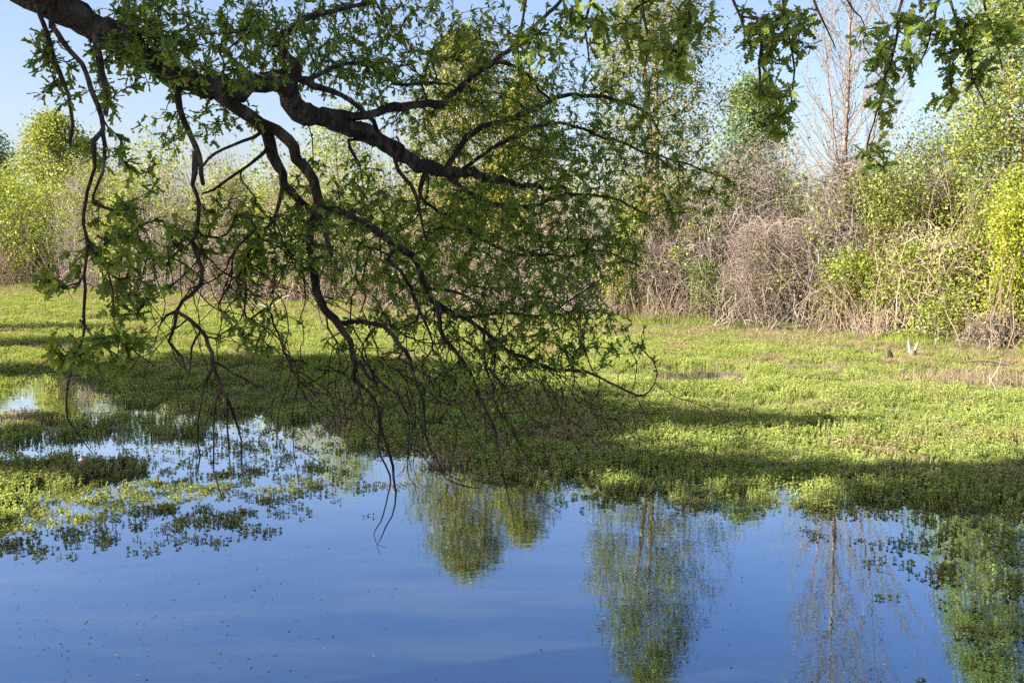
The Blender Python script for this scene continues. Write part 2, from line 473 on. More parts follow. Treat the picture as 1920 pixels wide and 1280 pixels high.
# ------------------------------------------------------------------ branch growth
class Tree:
    def __init__(self):
        self.pos = np.zeros((120000, 3)); self.par = np.full(120000, -1); self.plen = np.zeros(120000)
        self.tan = np.zeros((120000, 3)); self.rad = np.zeros(120000); self.n = 0; self.fixed = np.zeros(120000, bool)
    def add(self, p, parent, tan=None, rad=0.0, fixed=False):
        i = self.n; self.n += 1
        self.pos[i] = p; self.par[i] = parent; self.rad[i] = rad; self.fixed[i] = fixed
        if parent >= 0:
            d = p - self.pos[parent]; L = np.linalg.norm(d)
            self.plen[i] = self.plen[parent] + L
            self.tan[i] = tan if tan is not None else d / max(L, 1e-6)
        else:
            self.tan[i] = tan if tan is not None else (0, 0, 1)
        return i
    def grow(self, attractors, step=0.1, kpath=0.25, sag=0.06, jit=0.01, bend=0.4, maxd=None):
        tips = []
        for a in attractors:
            n = self.n
            dv = a - self.pos[:n]
            d = np.sqrt((dv * dv).sum(1))
            cosa = (dv * self.tan[:n]).sum(1) / np.maximum(d, 1e-6)
            cost = d * (1 + 0.35 * (1 - cosa)) + kpath * self.plen[:n]
            j = int(np.argmin(cost))
            if maxd and d[j] > maxd: continue
            L = d[j]
            m_ = max(2, int(L / step))
            c = self.pos[j] + self.tan[j] * L * bend + np.array([0, 0, sag * L])
            p0 = self.pos[j].copy(); prev = j
            for q in range(1, m_ + 1):
                t = q / m_
                p = p0 * (1 - t) ** 2 + c * 2 * t * (1 - t) + a * t * t
                if q < m_: p = p + rng.normal(size=3) * jit * min(1, L)
                prev = self.add(p, prev)
            tips.append(prev)
        return tips
    def radii(self, rmin, e=2.4, cap=None):
        n = self.n
        acc = np.zeros(n)
        for i in range(n - 1, -1, -1):
            r = max(rmin, acc[i] ** (1 / e)) if acc[i] > 0 else rmin
            if cap: r = min(r, cap)
            if self.fixed[i]: r = max(self.rad[i], 0.0)
            self.rad[i] = r
            if self.par[i] >= 0: acc[self.par[i]] += r ** e
    def tubes(self, k=4, only=None):
        """tube mesh of all grown (non-fixed) nodes"""
        n = self.n
        par = self.par[:n]; sel = np.where((par >= 0) & ~self.fixed[:n])[0]
        if only is not None:
            sel = sel[only[sel]]
        p0 = self.pos[par[sel]]; p1 = self.pos[sel]
        # main continuation of every parent shares its ring
        d1 = self.tan[sel]
        r1 = self.rad[sel]; r0 = np.minimum(self.rad[par[sel]], r1 * 1.35)
        d0 = self.tan[par[sel]].copy()
        turn = (d0 * d1).sum(1) < 0.6
        d0[turn] = d1[turn]
        ang = np.arange(k) * 2 * math.pi / k
        def rings(p, d, r):
            u, v = frames(d.copy())
            return p[:, None] + (u[:, None] * np.cos(ang)[None, :, None] + v[:, None] * np.sin(ang)[None, :, None]) * r[:, None, None]
        A = rings(p0, d0, r0); B = rings(p1, d1, r1)
        N = len(sel)
        V = np.concatenate([A, B], axis=1).reshape(-1, 3)
        base = (np.arange(N) * 2 * k)[:, None]
        a = base + np.arange(k)[None]; a2 = base + np.roll(np.arange(k), -1)[None]
        Q = np.stack([a, a2, a2 + k, a + k], -1).reshape(-1, 4)
        tone = np.repeat(rng.random(N), 2 * k)
        return V, Q, tone

# ------------------------------------------------------------------ far bank: bushes, thickets, trees
def shore_row(px):
    return float(np.interp(px, [p[0] for p in SHORE_PX], [p[1] for p in SHORE_PX]))

def bank_place(px, back):
    """a spot `back` metres behind the far waterline, seen in photo column px"""
    g = on_ground(px, shore_row(px))
    d = norm(np.array([g[0], g[1]]))
    x, y = g[:2] + d * back
    return np.array([x, y, ground_z(x, y)])

def size_from_photo(base, py_top, half_px):
    h = (at(960, py_top, base[1])[2]) - base[2]
    return max(h, 0.4) * 1.10, half_px / F * base[1] * 1.0

def lumpy(n_l, seed):
    r = np.random.default_rng(seed)
    D = norm(r.normal(size=(n_l, 3))); A = r.uniform(-0.28, 0.30, n_l)
    def f(dirs):
        k = np.clip((dirs @ D.T - 0.55) / 0.45, 0, 1)
        return 1 + (k * A).sum(1)
    return f

def lobes_of(n, h, rx, ry, r):
    """overlapping rounded masses that make up one bush: low ones spread wide, upper ones pile towards an off-centre top"""
    z = np.concatenate([[0.30, 0.25, 0.28], r.uniform(0.25, 0.86, n - 3)])
    a = r.uniform(0, 2 * math.pi, n); q = r.uniform(0.25, 0.72, n) * (1 - z * 0.62)
    c = np.stack([np.cos(a) * q * rx, np.sin(a) * q * ry, z * h], -1)
    c[:, 0] += (z - 0.3) * rx * r.normal() * 0.35
    rad = r.uniform(0.26, 0.46, n)
    R = np.stack([rad * rx * 1.15, rad * ry * 1.15, rad * h * 0.62], -1)
    R[:3] = np.stack([rx * r.uniform(.5, .7, 3), ry * r.uniform(.5, .7, 3), h * r.uniform(.28, .40, 3)], -1)
    over = np.maximum(0, c[:, 2] + R[:, 2] - h)
    c[:, 2] -= over
    return c, R

def clump_points(n, h, rx, ry, seed, inner=0.42, low=0.12):
    r = np.random.default_rng(seed)
    c, R = lobes_of(11, h, rx, ry, r)
    w = (R[:, 0] * R[:, 2]); w = w / w.sum()
    i = r.choice(len(c), n, p=w)
    d = norm(r.normal(size=(n, 3)))
    p = c[i] + d * R[i] * (r.random(n) ** inner * r.uniform(0.85, 1.12, n))[:, None]
    p[:, 2] = np.where(p[:, 2] < low, low + r.random(n) * h * 0.2, p[:, 2])
    return p

def leaves_round(centers, per, spread, size, seed, template=KITE_V, up=0.75, out_from=None):
    r = np.random.default_rng(seed)
    n = len(centers) * per
    c = np.repeat(centers, per, axis=0)
    off = r.normal(size=(n, 3)) * spread
    pos = c + off
    d = norm(r.normal(size=(n, 3)) * 0.8 + norm(off) * 0.8 + np.array([0, 0, -0.15]))
    upv = norm(r.normal(size=(n, 3)) * 0.75 + np.array([0, 0, up]))
    rot = basis_from(d, upv)
    ct = np.repeat(r.random(len(centers)), per)
    tone = np.clip(0.55 * ct + 0.45 * r.random(n), 0, 1)
    return scatter(template, KITE_F, pos, rot, size * r.uniform(0.6, 1.35, n), tone)

def stems_to(points, seed, base_r, r0=0.03, r1=0.006, m=6, k=3):
    """curved stems from the root area out to points"""
    r = np.random.default_rng(seed)
    n = len(points)
    a = np.stack([r.normal(size=n) * base_r, r.normal(size=n) * base_r, np.full(n, -0.1)], -1)
    a[:, :2] += points[:, :2] * 0.25
    c = a * 0.6 + points * 0.4
    c[:, 2] = points[:, 2] * r.uniform(0.55, 1.0, n)
    c[:, :2] += r.normal(size=(n, 2)) * base_r * 0.5
    t = np.linspace(0, 1, m)[None, :, None]
    P = a[:, None] * (1 - t) ** 2 + c[:, None] * 2 * t * (1 - t) + points[:, None] * t * t
    P[:, 1:-1] += r.normal(size=(n, m - 2, 3)) * 0.10
    rad = (r0 + (r1 - r0) * t[..., 0]) * r.uniform(0.6, 1.3, (n, 1))
    V, Q = tube_paths(P, rad, k)
    return V, Q, np.repeat(r.random(n), m * k)

def leafy_bush(name, label, px, py_top, half_px, back, leaf, seed, dens=1.0, size=0.085, bare=0.25, group=None, cat="bush", narrow=False, depth=0.8, stemmat='stem'):
    base = bank_place(px, back)
    h, rx = size_from_photo(base, py_top, half_px)
    ry = min(rx * depth, 3.2)
    base = bank_place(px, back + ry * 0.85)
    h, rx = size_from_photo(base, py_top, half_px)
    root = link(name, None, loc=base, label=label, cat=cat, group=group)
    vol = h * rx
    nc = int(np.clip(66 * vol * dens, 120, 1000))
    size = size * 1.2
    cp = clump_points(nc, h, rx, ry, seed)
    near_ = base[1] < 46
    V, Fc, tone = leaves_round(cp, 22 if near_ else 14, 0.17 + 0.014 * h, size * (0.80 if near_ else 1.1), seed + 2, NARROW_V if narrow else WIDE_V)
    keep = V[:, 2].reshape(-1, 4).min(1) > 0.02
    link("crown", make_mesh("crown", V, Fc[keep], M['leaf_' + leaf], smooth=False, tone=tone), root, kind="stuff")
    st = np.concatenate([cp[: int(nc * (0.08 if leaf == 'yellow' else 0.3))], clump_points(int(nc * bare), h * 1.02, rx * 1.02, ry * 1.02, seed + 5)])
    V, Q, tone = stems_to(st, seed + 3, rx * 0.45, 0.018, 0.006, m=5)
    link("stems", make_mesh("stems", V, Q, M[stemmat], tone=tone), root, kind="stuff")
    return root

def tangle(name, label, px, py_top, half_px, back, mat, seed, dens=1.0, leaf=None, leaf_share=0.05, droop=0.5, group=None, cat="thicket", depth=0.75):
    """a dome of bare vines and brambles: arching stems that fall over one another"""
    base = bank_place(px, back)
    h, rx = size_from_photo(base, py_top, half_px)
    ry = min(rx * depth, 3.0)
    base = bank_place(px, back + ry * 0.85)
    h, rx = size_from_photo(base, py_top, half_px)
    root = link(name, None, loc=base, label=label, cat=cat, group=group)
    r = np.random.default_rng(seed)
    far = max(1.0, base[1] / 42)
    cen_, R_l = lobes_of(12, h, rx, ry, r)
    w = R_l[:, 0] * R_l[:, 2]; w = w / w.sum()
    def surf(n, lo, hi):
        i = r.choice(len(cen_), n, p=w)
        d = norm(r.normal(size=(n, 3)) + np.array([0, -0.25, 0.25]))
        return i, d, cen_[i] + d * R_l[i] * r.uniform(lo, hi, n)[:, None]
    parts = []
    # stems that arch and trail over the masses
    n = int(np.clip(80 * h * rx * dens, 300, 1500 if dens > 1.4 else 850) / far); m = 6
    i, d, p = surf(n, 0.65, 1.0)
    v = norm(r.normal(size=(n, 3)) * 0.8 + np.array([0, 0, 0.35]))
    L = r.uniform(0.5, 1.5, n)[:, None] * min(1.0, 0.3 + 0.12 * h)
    P = [p]
    for q in range(m - 1):
        v = norm(v + r.normal(size=(n, 3)) * 0.20 + np.array([0, 0, -0.20 * droop * 2 * (q / 4)]))
        p = p + v * L / (m - 1)
        rel = (p - cen_[i]) / R_l[i]; rl = np.linalg.norm(rel, axis=1, keepdims=True)
        p = np.where(rl > 1.08, cen_[i] + rel * R_l[i] * (0.6 + 0.4 * 1.08 / np.maximum(rl, 1e-3)), p)
        P.append(p)
    P = np.stack(P, 1)
    t = np.linspace(0, 1, m)[None]
    parts.append((P, np.full((n, m), 0.0095 * far ** 0.7) * r.uniform(0.6, 1.7, (n, 1)) * (1.15 - 0.6 * t), 3))
    # fine whips standing off the surface
    n = int(np.clip(360 * h * rx * dens, 700, 4100 if dens > 1.4 else 2000) / far); m = 4
    i, d, p0 = surf(n, 0.6, 1.02)
    d = norm(d * 0.45 + r.normal(size=(n, 3)) * 0.75 + np.array([0, 0, 0.1]))
    L = r.uniform(0.2, 0.85, n)[:, None, None] * min(1.0, 0.4 + h * 0.10)
    tt = np.linspace(0, 1, m)[None, :, None]
    P2 = p0[:, None] + d[:, None] * L * tt + np.array([0, 0, -0.45]) * L * tt ** 2 + r.normal(size=(n, m, 3)) * 0.02
    parts.append((P2, (0.0068 if dens > 1.4 else 0.0084) * far ** 0.7 * (1.15 - 0.75 * tt[..., 0]) * r.uniform(0.6, 1.5, (n, 1)), 3))
    # upright stems inside
    n = int(np.clip(20 * h * rx * dens, 60, 200)); m = 6
    a = np.stack([r.uniform(-1, 1, n) * rx * 0.9, r.uniform(-1, 1, n) * ry * 0.9, np.full(n, -0.1)], -1)
    rr = np.clip(1 - (a[:, 0] / rx) ** 2 - (a[:, 1] / ry) ** 2, 0.05, 1) ** 0.5
    b_ = a + np.stack([r.normal(size=n) * 0.4 * rx, r.normal(size=n) * 0.5, h * rr * r.uniform(0.5, 1.0, n)], -1)
    tt = np.linspace(0, 1, m)[None, :, None]
    P3 = a[:, None] * (1 - tt) + b_[:, None] * tt + r.normal(size=(n, m, 3)) * 0.10
    parts.append((P3, (0.022 - 0.015 * tt[..., 0]) * r.uniform(0.5, 1.3, (n, 1)), 3))
    Vs, Qs, T, off = [], [], [], 0
    for P_, R_, k in parts:
        V, Q = tube_paths(P_, R_, k)
        V[:, 2] = np.maximum(V[:, 2], -0.12)
        Vs.append(V); Qs.append(Q + off); off += len(V)
        T.append(np.repeat(r.random(len(P_)), P_.shape[1] * k))
    link("vines", make_mesh("vines", np.concatenate(Vs), np.concatenate(Qs), M[mat], tone=np.concatenate(T)), root, kind="stuff")
    if leaf:
        nl = max(6, int(h * rx * 26 * leaf_share / 0.1))
        # leaves gather on a few shoots
        cen = surf(nl, 0.9, 1.05)[2]
        g = cen[r.integers(0, max(3, nl // 6), nl)] * 0.8 + cen * 0.2
        V, Fc, tone = leaves_round(g, 12, 0.17, 0.11, seed + 9, WIDE_V)
        keep = V[:, 2].reshape(-1, 4).min(1) > 0.02
        link("young_leaves", make_mesh("young_leaves", V, Fc[keep], M['leaf_' + leaf], smooth=False, tone=tone), root, kind="stuff")
    return root

def crown_tree(name, label, px, py_top, half_px, back, leaf, seed, bark='pale_bark', dens=1.0, per=15, size=0.09, low=0.25, spread=0.2, stems=1, cat="tree", upright=0.0, group=None, narrow=False, trunk_r=0.16):
    base = bank_place(px, back)
    h, rx = size_from_photo(base, py_top, half_px)
    ry = min(rx, max(3.5, rx * 0.6))
    root = link(name, None, loc=base, label=label, cat=cat, group=group)
    r = np.random.default_rng(seed)
    T = Tree()
    T.add(np.array([0, 0, -0.3]), -1, rad=trunk_r, fixed=True)
    ends = []
    for s_ in range(stems):
        lean = r.normal(size=2) * rx * (0.10 if stems == 1 else 0.35)
        ctrl = [[0, 0, -0.3, trunk_r], [lean[0] * 0.1, lean[1] * 0.1, h * 0.2, trunk_r * 0.82], [lean[0] * 0.5 + r.normal() * 0.12, lean[1] * 0.5, h * 0.5, trunk_r * 0.55], [lean[0] * 0.8 + r.normal() * 0.12, lean[1] * 0.8, h * 0.78, trunk_r * 0.25], [lean[0], lean[1], h * 0.96, 0.015]]
        ch = catmull(ctrl, 0.35)
        prev = 0
        for q in ch[1:]:
            prev = T.add(q[:3], prev, rad=q[3], fixed=True)
        V, Q = tube_paths(ch[None, :, :3], ch[None, :, 3] * (1 + 0.06 * r.normal(size=len(ch))), 9)
        link("trunk", make_mesh("trunk", V, Q, M[bark]), root)
    n = int(np.clip(19 * h * rx * dens, 110, 800))
    size = size * 1.2
    z = low * h + (h - low * h) * r.random(n) ** 0.85
    prof = np.sin(np.clip((z / h - low) / (1 - low), 0, 1) ** 0.75 * math.pi) ** 0.55 * 0.92 + 0.08
    th = r.uniform(0, 2 * math.pi, n)
    lob = 1 + 0.28 * np.sin(th * 3 + z * 1.3 + seed) * np.sin(z * 1.9 + seed)
    rr = r.random(n) ** 0.5 * prof * lob
    att = np.stack([np.cos(th) * rr * rx, np.sin(th) * rr * ry, z], -1)
    att = att[np.argsort(np.hypot(att[:, 0], att[:, 1]))]
    tips = T.grow(att, step=0.4, kpath=0.12, sag=-0.12 + upright, jit=0.03, bend=0.35)
    T.radii(0.008, 2.3, cap=trunk_r * 0.5)
    V, Q, tone = T.tubes(4)
    link("branches", make_mesh("branches", V, Q, M['stem'], tone=tone), root, kind="stuff")
    cen = T.pos[tips]
    idx = r.integers(0, T.n, int(n * 0.8)); idx = idx[(T.rad[idx] < 0.02)]
    cen = np.concatenate([cen, T.pos[idx]])
    V, Fc, tone = leaves_round(cen, per, spread, size, seed + 2, NARROW_V if narrow else WIDE_V)
    link("crown", make_mesh("crown", V, Fc, M['leaf_' + leaf], smooth=False, tone=tone), root, kind="stuff")
    return root

# --- left stretch of the far bank
leafy_bush("leafy_bush", "bright green rounded bush on the far bank at the left edge of the photo", 52, 335, 120, 1.2, 'lime', 101, 0.9, 0.12)
crown_tree("leafy_tree", "olive green airy tree rising behind the bright bush at far left", 115, 245, 85, 55, 'olive', 102, dens=0.5, per=14, size=0.24, low=0.2, spread=0.55, stems=2, trunk_r=0.3)
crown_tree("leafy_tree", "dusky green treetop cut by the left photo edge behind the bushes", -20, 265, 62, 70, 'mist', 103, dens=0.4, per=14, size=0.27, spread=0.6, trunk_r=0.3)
tangle("bramble_thicket", "grey-brown bare thicket just right of the bright bush at far left", 195, 312, 105, 2.0, 'tangle_grey', 104, 0.8, 'olive', 0.06)
leafy_bush("leafy_bush", "pale lime bush between two grey-brown thickets behind the hanging left twigs", 268, 330, 80, 3.0, 'lime', 105, 0.6, 0.11)
tangle("bramble_thicket", "wide grey-brown thicket behind the oak's left hanging branches", 345, 325, 125, 1.0, 'tangle_grey', 106, 0.8, 'lime', 0.05)
leafy_bush("leafy_bush", "olive bush with many bare stems behind the oak's forked left branch", 420, 310, 85, 4.0, 'olive', 107, 0.5, 0.11, bare=0.5)
tangle("bramble_thicket", "dark brown low thicket at the waterline under the oak's thick limb", 450, 385, 80, -0.3, 'tangle', 108, 0.9, None)
leafy_bush("leafy_bush", "sunlit yellow-green bush seen under the fork of the oak limb", 530, 350, 75, 1.5, 'lime', 109, 0.7, 0.10)
tangle("bramble_thicket", "tan brown thicket behind the oak's longest drooping branch", 620, 320, 120, 0.8, 'tangle', 110, 0.9, 'lime', 0.08)
crown_tree("leafy_tree", "slender green tree behind the oak limb left of centre", 640, 235, 75, 6, 'olive', 111, dens=0.8, per=13, size=0.11, low=0.3, spread=0.25)
leafy_bush("leafy_bush", "green bush on the bank behind the middle of the oak's foliage", 705, 400, 70, 0.6, 'green', 112, 0.7, 0.09)
tangle("bramble_thicket", "pinkish brown thicket behind the centre of the oak's foliage", 800, 330, 130, 1.0, 'tangle', 113, 0.9, 'olive', 0.05)
crown_tree("leafy_tree", "broad green tree standing mid-bank and mirrored in the open water at centre", 875, 110, 118, 4, 'bronze', 114, dens=1.4, per=21, size=0.10, low=0.25, spread=0.25, stems=3)
tangle("bramble_thicket", "brown thicket at the waterline below the broad mirrored green tree", 920, 440, 90, -0.2, 'tangle', 115, 0.8, 'lime', 0.06)
crown_tree("leafy_tree", "smaller bushy green tree right of the broad mirrored tree", 985, 185, 85, 3.5, 'bronze', 116, dens=1.1, per=24, size=0.095, low=0.2, stems=2)
tangle("bramble_thicket", "grey-brown thicket behind the oak foliage's right half", 1060, 360, 120, 0.6, 'tangle_grey', 117, 0.9, 'lime', 0.05)
# --- right stretch
crown_tree("leafy_tree", "tallest leafy tree on the bank, full crown mirrored right of centre", 1225, -75, 132, 3.0, 'bronze', 118, dens=1.75, per=21, size=0.085, low=0.22, spread=0.22, stems=2, trunk_r=0.2)
leafy_bush("leafy_bush", "yellow-green upright shrub where the oak's foliage ends at right", 1168, 430, 42, 0.8, 'lime', 119, 1.0, 0.08)
tangle("bramble_thicket", "brown drooping thicket at the foot of the tallest leafy tree", 1265, 380, 105, 1.0, 'tangle', 120, 1.0, 'lime', 0.03)
tangle("bramble_thicket", "largest grey-brown dome of bare brambles left of the bare tree", 1405, 280, 165, 2.0, 'tangle_grey', 121, 1.5, 'lime', 0.035, droop=0.7)
leafy_bush("leafy_bush", "darker green broad-leaved bush at the waterline before the bramble dome", 1335, 492, 62, 0.15, 'green', 122, 1.0, 0.095, bare=0.4)
tangle("bramble_thicket", "brown bramble mound spilling to the grass before the bare tree", 1475, 425, 150, 0.1, 'tangle', 123, 1.5, 'lime', 0.03, droop=0.8)
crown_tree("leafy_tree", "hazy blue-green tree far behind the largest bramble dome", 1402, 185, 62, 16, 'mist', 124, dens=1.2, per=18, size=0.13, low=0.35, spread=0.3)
tangle("bramble_thicket", "grey bramble bank wrapped round the bare tree's foot", 1580, 310, 140, 1.6, 'tangle_grey', 125, 1.5, 'lime', 0.06, droop=0.7)
leafy_bush("leafy_bush", "olive yellow bush just right of the bare tree", 1675, 320, 125, 1.6, 'olive', 126, 1.2, 0.085, bare=0.22)
leafy_bush("leafy_bush", "large pale olive bush filling the slope right of the bare tree", 1775, 230, 165, 4.0, 'olive', 127, 1.2, 0.09, bare=0.22)
crown_tree("leafy_tree", "tall olive tree at the right edge behind the bright yellow shrub", 1880, -10, 120, 5.0, 'olive', 128, dens=1.5, per=22, size=0.09, low=0.3, spread=0.22, stems=2)
leafy_bush("leafy_bush", "lime bush with leafy sprays over tan brambles right of the mound", 1600, 480, 105, 0.1, 'lime', 129, 0.7, 0.095, bare=0.4)
tangle("bramble_thicket", "tan bramble patch between the olive bushes on the right", 1745, 430, 120, 0.6, 'tangle_tan', 130, 0.9, 'lime', 0.45)
leafy_bush("leafy_bush", "sunny lime bush behind the bright yellow shrub on the right", 1835, 325, 125, 1.6, 'lime', 131, 0.9, 0.09, bare=0.4)
leafy_bush("leafy_bush", "brightest yellow-green shrub at the right edge of the photo", 1905, 375, 85, -0.6, 'yellow', 132, 1.8, 0.09, bare=0.1)
leafy_bush("leafy_bush", "low yellow-green bush under the lime bushes near the stump", 1790, 545, 105, -0.2, 'lime', 133, 0.9, 0.08, bare=0.6)
tangle("bramble_thicket", "low dark brown bramble heap at the foot of the brightest shrub", 1885, 585, 110, -1.0, 'tangle', 134, 1.0, None, droop=0.9)
leafy_bush("leafy_bush", "lime bush just past the right photo edge beside the brightest shrub", 2040, 330, 110, 0.5, 'lime', 135, 0.9, 0.09)
leafy_bush("leafy_bush", "green bush just past the left photo edge on the far bank", -150, 350, 110, 1.5, 'lime', 136, 0.7, 0.12)

# --- the bare tree
def bare_tree():
    base = bank_place(1574, 2.6)
    root = link("bare_tree", None, loc=base, label="tall nearly leafless tree with upswept branches, mirrored in the water at right", cat="tree")
    r = np.random.default_rng(55)
    h = 15.2
    T = Tree(); T.add(np.array([0, 0, -0.3]), -1, rad=0.15, fixed=True)
    def chain(ctrl, name, start, k=8):
        ch = catmull(ctrl, 0.25)
        ch[1:-1, :2] += r.normal(size=(len(ch) - 2, 2)) * 0.012
        prev = start
        ids = [start]
        for q in ch[1:]:
            prev = T.add(q[:3], prev, rad=q[3], fixed=True); ids.append(prev)
        V, Q = tube_paths(ch[None, :, :3], ch[None, :, 3], k)
        link(name, make_mesh(name, V, Q, M['pale_bark']), root)
        return ids
    main = chain([[0, 0, -0.3, .13], [0.03, 0, 3, .105], [-0.02, 0, 6, .082], [0.05, 0.05, 9, .060], [0.02, 0, 12, .036], [0.10, 0, h, .010]], "trunk", 0, 10)
    side = chain([[0.02, 0, 2.6, .07], [0.5, .1, 4.2, .05], [1.0, .15, 6.5, .038], [1.45, .15, 9, .026], [1.75, .1, 12.2, .008]], "trunk", main[len(main) // 5])
    second = chain([[0.05, 0, 4.4, .045], [-0.35, .1, 6.4, .034], [-0.7, .1, 9, .024], [-1.1, .1, 12.0, .007]], "limb", main[int(len(main) * .3)])
    att = []
    for z0 in np.linspace(2.6, 13.4, 96):
        for src, w in ((main, 1), (side, .45), (second, .4)):
            if r.random() > w: continue
            ids = np.array(src); zs = T.pos[ids, 2]
            j = ids[np.argmin(abs(zs - z0))]
            th = r.uniform(0, 2 * math.pi); L = r.uniform(1.2, 4.2) * (1.15 - z0 / 18)
            p = T.pos[j]
            m_ = 9; prev = j
            for q in range(1, m_ + 1):
                t = q / m_
                o = np.array([math.cos(th) * L * .72 * t ** .85, math.sin(th) * L * .6 * t ** .85, L * 0.95 * t ** 1.15])
                prev = T.add(p + o + r.normal(size=3) * .02, prev)
                if q > 2 and r.random() < .8:
                    s = prev; d = norm(norm(o) + r.normal(size=3) * .45 + np.array([0, 0, .5])); l2 = r.uniform(.3, .9)
                    for u in range(1, 5):
                        s = T.add(p + o + d * l2 * u / 4 + np.array([0, 0, .1]) * (u / 4) ** 2 + r.normal(size=3) * .012, s)
                    att.append(s)
            att.append(prev)
    # dense twiggy burr round the lower trunk
    for q in range(420):
        z0 = r.normal(4.6, 1.5)
        ids = np.array(main); j = ids[np.argmin(abs(T.pos[ids, 2] - z0))]
        d = norm(r.normal(size=3) + np.array([0, 0, .1])); l2 = r.uniform(.2, .75); s = j; p = T.pos[j]
        for u in range(1, 4):
            s = T.add(p + d * l2 * u / 3 + r.normal(size=3) * .03, s)
    T.radii(0.0072, 2.8, cap=0.035)
    V, Q, tone = T.tubes(3)
    link("branches", make_mesh("branches", V, Q, M['stem'], tone=tone), root, kind="stuff")
    cen = T.pos[att]; cen = cen[r.random(len(cen)) < .75]
    V, Fc, tone = leaves_round(cen, 4, 0.07, 0.075, 56)
    link("buds", make_mesh("buds", V, Fc, M['leaf_olive'], smooth=False, tone=tone), root, kind="stuff")
bare_tree()

# --- low brush and saplings that fill the bank behind and between the thickets
def treeline():
    cl, st, sb = [], [], []
    for i in range(64):
        px = rng.uniform(-350, 2200); back = rng.uniform(7, 16) if px > 230 else rng.uniform(40, 60)
        b_ = bank_place(px, back)
        top = rng.normal(300, 14) if px < 230 else rng.normal(262, 20) if px < 1150 else rng.normal(345, 14) - (95 if px > 1690 else 0)
        h = max(2.0, at(960, top, b_[1])[2] - b_[2]) * 1.08
        p = clump_points(105, h, 2.8 * b_[1] / 45, 2.2, 900 + i) + b_
        if px < 1500 and i % 3 == 0:
            st.append(clump_points(150, h * 1.03, 2.6 * b_[1] / 45, 2.2, 1900 + i) + b_); sb.append(np.repeat(b_[None], 150, 0))
        cl.append(p)
    V, Fc, tone = leaves_round(np.concatenate(cl), 9, 0.36, 0.23, 77, WIDE_V)
    link("treeline", make_mesh("treeline", V, Fc, M['leaf_olive'], smooth=False, tone=tone), kind="stuff",
         label="olive scrub filling the bank behind the bushes", cat="scrub")
    p = np.concatenate(st); b0_ = np.concatenate(sb); n = len(p)
    mid = b0_ * 0.45 + p * 0.55 + rng.normal(size=(n, 3)) * 0.35
    start = b0_ * 0.6 + p * 0.4; start[:, 2] = b0_[:, 2] + (p[:, 2] - b0_[:, 2]) * 0.35
    tip = p + rng.normal(size=(n, 3)) * 0.5
    V, Q = tube_paths(np.stack([start, mid, p, tip], 1), np.tile([0.018, 0.014, 0.010, 0.006], (n, 1)) * rng.uniform(0.7, 1.4, (n, 1)), 3)
    link("bare_scrub", make_mesh("bare_scrub", V, Q, M['tangle_grey'], tone=np.repeat(rng.random(n), 12)), kind="stuff",
         label="leafless grey-brown scrub mixed in behind the thickets", cat="scrub")
    cl = []
    for i in range(60):
        px = rng.uniform(-1200, 2600); b_ = bank_place(px, rng.uniform(45, 70))
        cl.append(clump_points(70, rng.uniform(3, 7), 4.5, 3, 1200 + i) + b_)
    V, Fc, tone = leaves_round(np.concatenate(cl), 5, 0.7, 0.55, 78, WIDE_V)
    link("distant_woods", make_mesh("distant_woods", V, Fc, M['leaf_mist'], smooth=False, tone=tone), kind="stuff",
         label="dim green woods far behind the bank", cat="woods")
treeline()

# --- dry stalk clumps at the waterline
def stalks(label, px, back, n, h, spread, seed, mat='straw'):
    b_ = bank_place(px, back)
    r = np.random.default_rng(seed)
    a = np.stack([r.normal(size=n) * spread, r.normal(size=n) * spread * .4, np.full(n, -.05)], -1)
    d = np.stack([r.normal(size=n) * .22 + a[:, 0] * .25 / spread, r.normal(size=n) * .15, np.ones(n)], -1)
    L = r.uniform(.45, 1.0, n) * h
    t = np.linspace(0, 1, 5)[None, :, None]
    P = a[:, None] + d[:, None] * L[:, None, None] * t + np.array([0, 0, -.12]) * (t ** 2) * L[:, None, None] + r.normal(size=(n, 5, 3)) * .015
    V, Q = tube_paths(P, 0.008 * (1.2 - t[..., 0] * .8) * r.uniform(.6, 1.4, (n, 1)), 3)
    link("dry_stalks", make_mesh("dry_stalks", V, Q, M[mat], tone=np.repeat(r.random(n), 15)), loc=b_, label=label, cat="dry plant")
stalks("pale dry stalk clump standing on the shore right of the oak foliage", 1232, 0.1, 130, 1.5, .55, 201)
stalks("reddish tan stalk clump fanning up beside the lime bush right of the mound", 1640, -0.2, 90, 1.5, .35, 202, 'tangle_tan')
stalks("pinkish dry stalk row behind the oak's lowest foliage", 1120, 0.2, 150, 1.2, .8, 203, 'tangle')
stalks("thin tan stalk clump at the foot of the centre thicket", 985, 0.0, 110, 1.2, .8, 204)
# ------------------------------------------------------------------ water plants
def world_poly(pts):
    return np.array([on_ground(*p)[:2] for p in pts])
P_MAIN = np.vstack([world_poly([(2150, 960), (1900, 945), (1700, 942), (1500, 936), (1300, 926), (1150, 912), (1000, 900), (880, 888), (790, 868), (730, 850), (640, 812), (540, 792), (440, 774), (330, 770), (235, 762), (205, 735), (150, 712), (80, 700), (-60, 690), (-300, 690)]),
                    SHORE + norm(SHORE) * 0.4])
P_STRIP = world_poly([(-250, 776), (0, 778), (200, 774), (350, 782), (425, 795), (400, 815), (330, 826), (180, 832), (0, 840), (-250, 842)])
P_TONGUE = world_poly([(-250, 872), (0, 874), (100, 869), (285, 872), (262, 892), (150, 908), (60, 935), (0, 985), (-250, 1010)])
P_SPARSE = world_poly([(-250, 930), (0, 925), (130, 905), (300, 885), (450, 880), (600, 885), (655, 910), (570, 962), (420, 996), (280, 1015), (100, 1038), (-250, 1060)])
